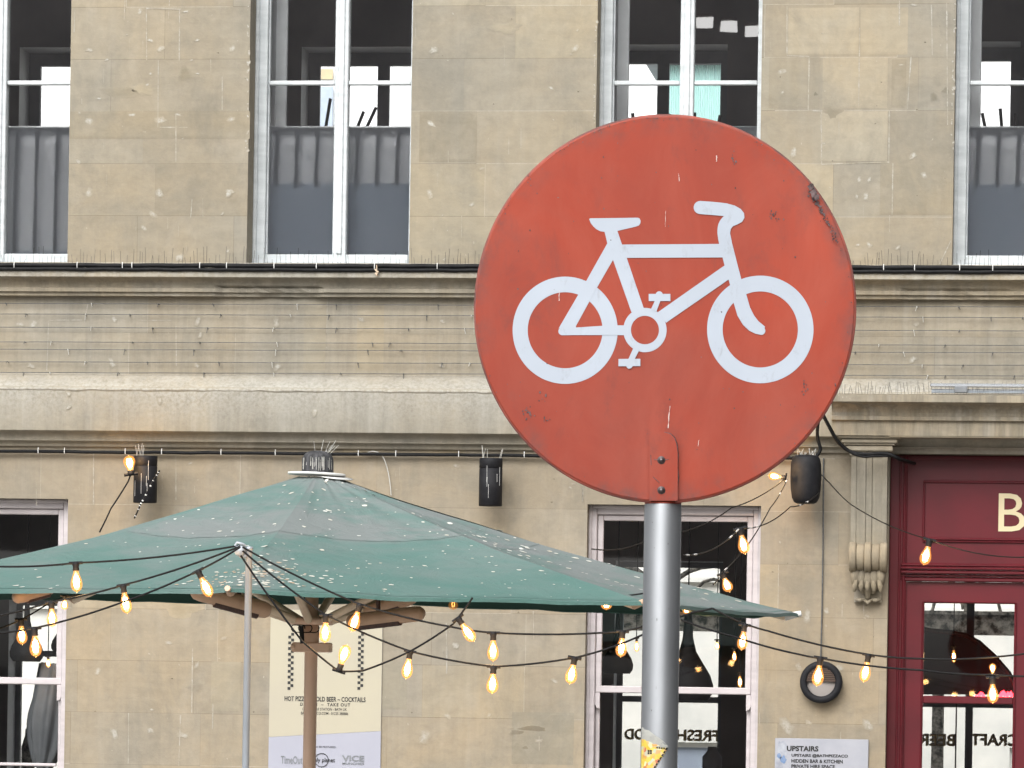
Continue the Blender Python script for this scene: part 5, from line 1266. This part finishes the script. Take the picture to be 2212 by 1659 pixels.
strip([(1247, 240), (1253, 270), (1280, 377), (1301, 450), (1313, 495), (1326, 566), (1345, 630), (1372, 675), (1404, 705), (1435, 720), (1463, 726)],
      [(1310, 225), (1317, 262), (1345, 372), (1365, 448), (1377, 485), (1392, 532), (1408, 588), (1428, 628), (1450, 657), (1468, 672), (1484, 685)])
ell(1465, 705, 20, 21)
ell(1158, 86, 33, 33)
strip([(1156, 53), (1220, 57), (1290, 65), (1330, 76), (1362, 94), (1378, 115), (1380, 138), (1368, 158), (1345, 171), (1322, 180), (1311, 195), (1308, 214), (1312, 240)],
      [(1156, 119), (1220, 124), (1277, 129), (1270, 136), (1262, 145), (1256, 154), (1251, 164), (1247, 176), (1245, 188), (1244, 200), (1244, 212), (1245, 225), (1249, 250)])
poly([(899, 520), (1008, 520), (1008, 556), (899, 556)]); ell(952, 524, 18, 17, 20); strip([(930, 554), (911, 596)], [(958, 554), (938, 608)])
poly([(747, 847), (857, 846), (857, 883), (747, 884)]); ell(802, 880, 16, 16, 20); strip([(823, 790), (796, 849)], [(853, 800), (828, 849)])
bike.build('bicycle_symbol', M['swhite'], sgn)
# rust damage, scratches, faded dot
s = MB()
def blot(u, v, ru, rv, off, rot=0, n=14, mb=None, j=.45):
    q = []
    for i in range(n):
        t = 2*math.pi*i/n; k = random.uniform(1-j, 1.1); x_, y_ = ru*k*math.cos(t), rv*k*math.sin(t)
        q.append(S(u+x_*math.cos(rot)-y_*math.sin(rot), v+x_*math.sin(rot)+y_*math.cos(rot), off))
    c0 = S(u, v, off); (mb or s).add([c0]+q, [(0, 1+i, 1+(i+1) % n) for i in range(n)])
blot(1752, 404, 9, 11, .012); blot(1757, 417, 9, 11, .0105); blot(1764, 427, 8, 9, .0095)
for i in range(60):
    k = i/60; t = R(38-k*18); r_ = .985-.02*random.random(); p = (1435.5+409.5*r_*math.cos(t), 666.5-416.5*r_*math.sin(t)); blot(p[0]-random.uniform(0, 5), p[1], random.uniform(.8, 4.2)*(1-k*.4), random.uniform(1.5, 5)*(1-k*.4), .0008+.0001*i, R(60))
for i in range(95):
    u = random.uniform(1080, 1800); v = random.uniform(300, 1040)
    if (u-1435)**2/390**2+(v-666)**2/395**2 < 1: blot(u, v, random.uniform(.5, 1.9)*random.choice([.6, 1, 1.4]), random.uniform(.6, 2.6), .0009)
for (u, v) in ((1672, 466), (1668, 462), (1677, 469), (1180, 1165*.43+411), (1140, 890), (1134, 885), (1145, 893), (1740, 845), (1741, 838), (1176, 855), (1144, 393), (1583, 342), (1584, 350)): [blot(u+random.gauss(0, 4), v+random.gauss(0, 6), random.uniform(.7, 2.6), random.uniform(1, 3.8), .0010+.00005*q_) for q_ in range(5)]
for i in range(80):                                   # dark scuffs near the rim
    t = random.choice([random.uniform(0, 2*math.pi), random.gauss(R(120), .3)]); r_ = 1-abs(random.gauss(0, .012))-.006; blot(1435.5+409.5*r_*math.cos(t), 666.5-416.5*r_*math.sin(t), random.uniform(.6, 2.2), random.uniform(.6, 2.0), .0011)
s.build('rust_patch', M['rust'], sgn)
s = MB()
for (u0, v0, u1, v1, w_) in ((1447, 877, 1443, 925, 1.0), (1466, 375, 1467, 392, .8), (1548, 336, 1548, 349, 1.2), (1208, 628, 1208, 650, .9), (1438, 455, 1437, 490, .4), (1232, 1035, 1234, 1060, .0), (1510, 950, 1508, 964, .6), (1560, 700, 1520, 820, .0), (1420, 1020, 1420, 1060, .5)):
    if w_ <= 0: continue
    n_ = 8; vs = []
    for i in range(n_+1):
        k = i/n_; ww = w_*random.uniform(.2, 1.2); u = u0+(u1-u0)*k+random.uniform(-.5, .5); v = v0+(v1-v0)*k; vs += [S(u-ww, v, .0013), S(u+ww, v, .0013)]
    s.add(vs, [(2*i, 2*i+1, 2*i+3, 2*i+2) for i in range(n_)])
s.build('scratch', noisy('pale_scratch', (.55, .45, .42), (.7, .6, .56), 30, .7), sgn)
# tongue of the post over the disc, bolts
s = MB(); L = [C(905, 1225)] ; pts = [C(903, 1560), C(903, 1235), C(912, 1222), C(940, 1216), (C(975, 1216)), C(1010, 1226), C(1028, 1244), C(1038, 1275), C(1045, 1320), C(1045, 1560)]
nf = len(pts); fr_ = [S(u, v, .0105) for u, v in pts]; bk_ = [S(u, v, .0005) for u, v in pts]
s.add(fr_+bk_, [tuple(range(nf))]+[(i, i+nf, (i+1) % nf+nf, (i+1) % nf) for i in range(nf)]); s.build('mounting_tongue', M['sred'], sgn, origin=O)
s = MB(); off = .0035
pts2 = [C(1040, 1562), C(1041, 1500), C(1048, 1440), C(1043, 1380), C(1046, 1330), C(1040, 1275), C(1028, 1243), C(1008, 1224), C(975, 1217)]
s.tube([S(u, v, .004) for u, v in pts2], .0016, n=5); s.build('dark_gap', M['rust'], sgn)
for (x, y) in ((963, 1357), (963, 1508)):
    s = MB(); p = S(*C(x, y), .0105); s.lathe([(.0058, 0), (.0054, .002), (.0035, .004), (0, .005)], p, axis=sn, n=16); s.lathe([(.0085, -.001), (.008, .0004), (0, .0005)], p, axis=sn, n=16); s.build('bolt', M['bolt'], sgn)
s = MB(); 
for (x, y, a, b) in ((963, 1357, -1, -.1), (963, 1357, 1, -.15), (910, 1330, .05, 1.6), (920, 1440, .9, .9)):
    p = C(x, y); s.tube([S(p[0], p[1], .0108), S(p[0]+a*16, p[1]+b*14, .0108)], .0006, n=4)
s.build('scratch', M['rust'], sgn)
# post
pc = S(1431.5, 1086, -.03); RP = .0372
pzt = S(1431.5, 1087, 0).z
s = MB(); s.lathe([(RP, 0), (RP, pzt-.003), (RP*.96, pzt)], (pc.x, pc.y, 0), n=64); s.lathe([(RP*.96, pzt), (0, pzt)], (pc.x, pc.y, 0), n=40)
post_ob = s.build('post', M['post'], sgn)
s = MB(); s.lathe([(RP*.985, pzt-.0005), (RP*.985, pzt+.004), (RP*.6, pzt+.0045), (0, pzt+.0045)], (pc.x, pc.y, 0), n=48); s.build('post_cap', M['sred'], sgn)
s = MB()
def onp(u, v, off=.0004):
    d = ray(u, v).normalized(); o_ = CAM-Vector((pc.x, pc.y, 0)); a = d.x**2+d.y**2; b = 2*(o_.x*d.x+o_.y*d.y); c_ = o_.x**2+o_.y**2-(RP+off)**2; q = b*b-4*a*c_
    return CAM+d*((-b-math.sqrt(max(q, 0)))/(2*a))
for q_ in range(12):
    u = random.uniform(1397, 1458); v = random.uniform(1095, 1560); a_ = random.uniform(.4, 1.3); b_ = random.uniform(.6, 5)
    s.add([onp(u, v)]+[onp(u+a_*math.cos(i*.9)*random.uniform(.5, 1.2), v+b_*math.sin(i*.9)*random.uniform(.5, 1.2)) for i in range(7)], [(0, 1+i, 1+(i+1) % 7) for i in range(7)])
s.build('scuff', noisy('post_scuff', (.10, .10, .105), (.20, .20, .21), 40, .8), sgn)
# bracket behind disc
s = MB(); s.tube([(pc.x, pc.y, pzt+.004), (pc.x, pc.y+.0, pzt+.5)], .02, n=12); s.build('back_stem', M['post'], sgn)
# sticker remnant wrapped on the post
def onpost(u, v, off=.0009):
    # point on the post's surface seen at this place
    d = ray(u, v); d = d.normalized(); o_ = CAM-Vector((pc.x, pc.y, 0)); a = d.x**2+d.y**2; b = 2*(o_.x*d.x+o_.y*d.y); c_ = o_.x**2+o_.y**2-(RP+off)**2; disc = b*b-4*a*c_
    t = (-b-math.sqrt(disc))/(2*a) if disc > 0 else -b/(2*a); return CAM+d*t
stk = empty('torn_sticker', onpost(1410, 1620), 'torn speckled yellow triangular sticker with black dashed edge low on the grey post', 'sticker')
M['stkr'] = mat('speckled_sticker', (.6, .5, .1), .6)
k = NB(M['stkr']); vor = k.n('ShaderNodeTexVoronoi'); vor.inputs['Scale'].default_value = 130; k.l(k.tc.outputs['Object'], vor.inputs['Vector']); sepc = k.n('ShaderNodeSeparateColor'); k.l(vor.outputs['Color'], sepc.inputs[0])
k.col(k.ramp(sepc.outputs['Red'], [(.0, (.60, .42, .04)), (.35, (.66, .55, .12)), (.5, (.50, .12, .06)), (.65, (.45, .55, .42)), (.8, (.66, .30, .06)), (1.0, (.7, .66, .4))]))
def patch(rowsL, mtl, name, off):
    s = MB(); 
    for i in range(len(rowsL)):
        v, ul, ur = rowsL[i]
        for j in range(9): s.v.append(tuple(onpost(ul+(ur-ul)*j/8, v, off))); s.t.append((1, 1, 1)); s.x.append((0, 0, 0))
    for i in range(len(rowsL)-1):
        for j in range(8): s.f.append([i*9+j, (i+1)*9+j, (i+1)*9+j+1, i*9+j+1]); s.mi.append(0); s.sm.append(True)
    s.build(name, mtl, stk)
patch([(1571, 1386.5, 1388), (1578, 1386, 1402), (1586, 1386, 1412), (1594, 1386, 1424), (1600, 1386, 1432), (1612, 1386, 1443), (1616, 1386, 1440)], noisy('torn_paper', (.30, .30, .28), (.42, .42, .38), 40, .8), 'torn_backing', .0006)
patch([(1597, 1385.5, 1391), (1603, 1385.5, 1406), (1610, 1385.5, 1424), (1616, 1385.5, 1443), (1626, 1385.5, 1437), (1640, 1385, 1428), (1655, 1385, 1418), (1664, 1385, 1410)], M['stkr'], 'printed_face', .0012)
s = MB()
for i in range(7):
    a = i/7; u = 1443-a*30; v = 1616+a*46; q = [onpost(u, v, .0018), onpost(u-3.4, v+5.2, .0018), onpost(u-6.5, v+4.0, .0018), onpost(u-3.2, v-1, .0018)]; s.add(q, [(0, 1, 2, 3)])
for i in range(5):
    u = 1418+i*5; q = [onpost(u, 1613+i*.5, .0018), onpost(u+3.4, 1613.6+i*.5, .0018), onpost(u+3, 1617+i*.5, .0018), onpost(u-.4, 1616.4+i*.5, .0018)]; s.add(q, [(0, 1, 2, 3)])
for i in range(4): u = 1399+(i % 2)*5; v = 1620+(i//2)*5; s.add([onpost(u, v, .0018), onpost(u, v+4, .0018), onpost(u+4, v+4, .0018), onpost(u+4, v, .0018)], [(0, 1, 2, 3)])
s.build('black_print', M['ink'], stk)
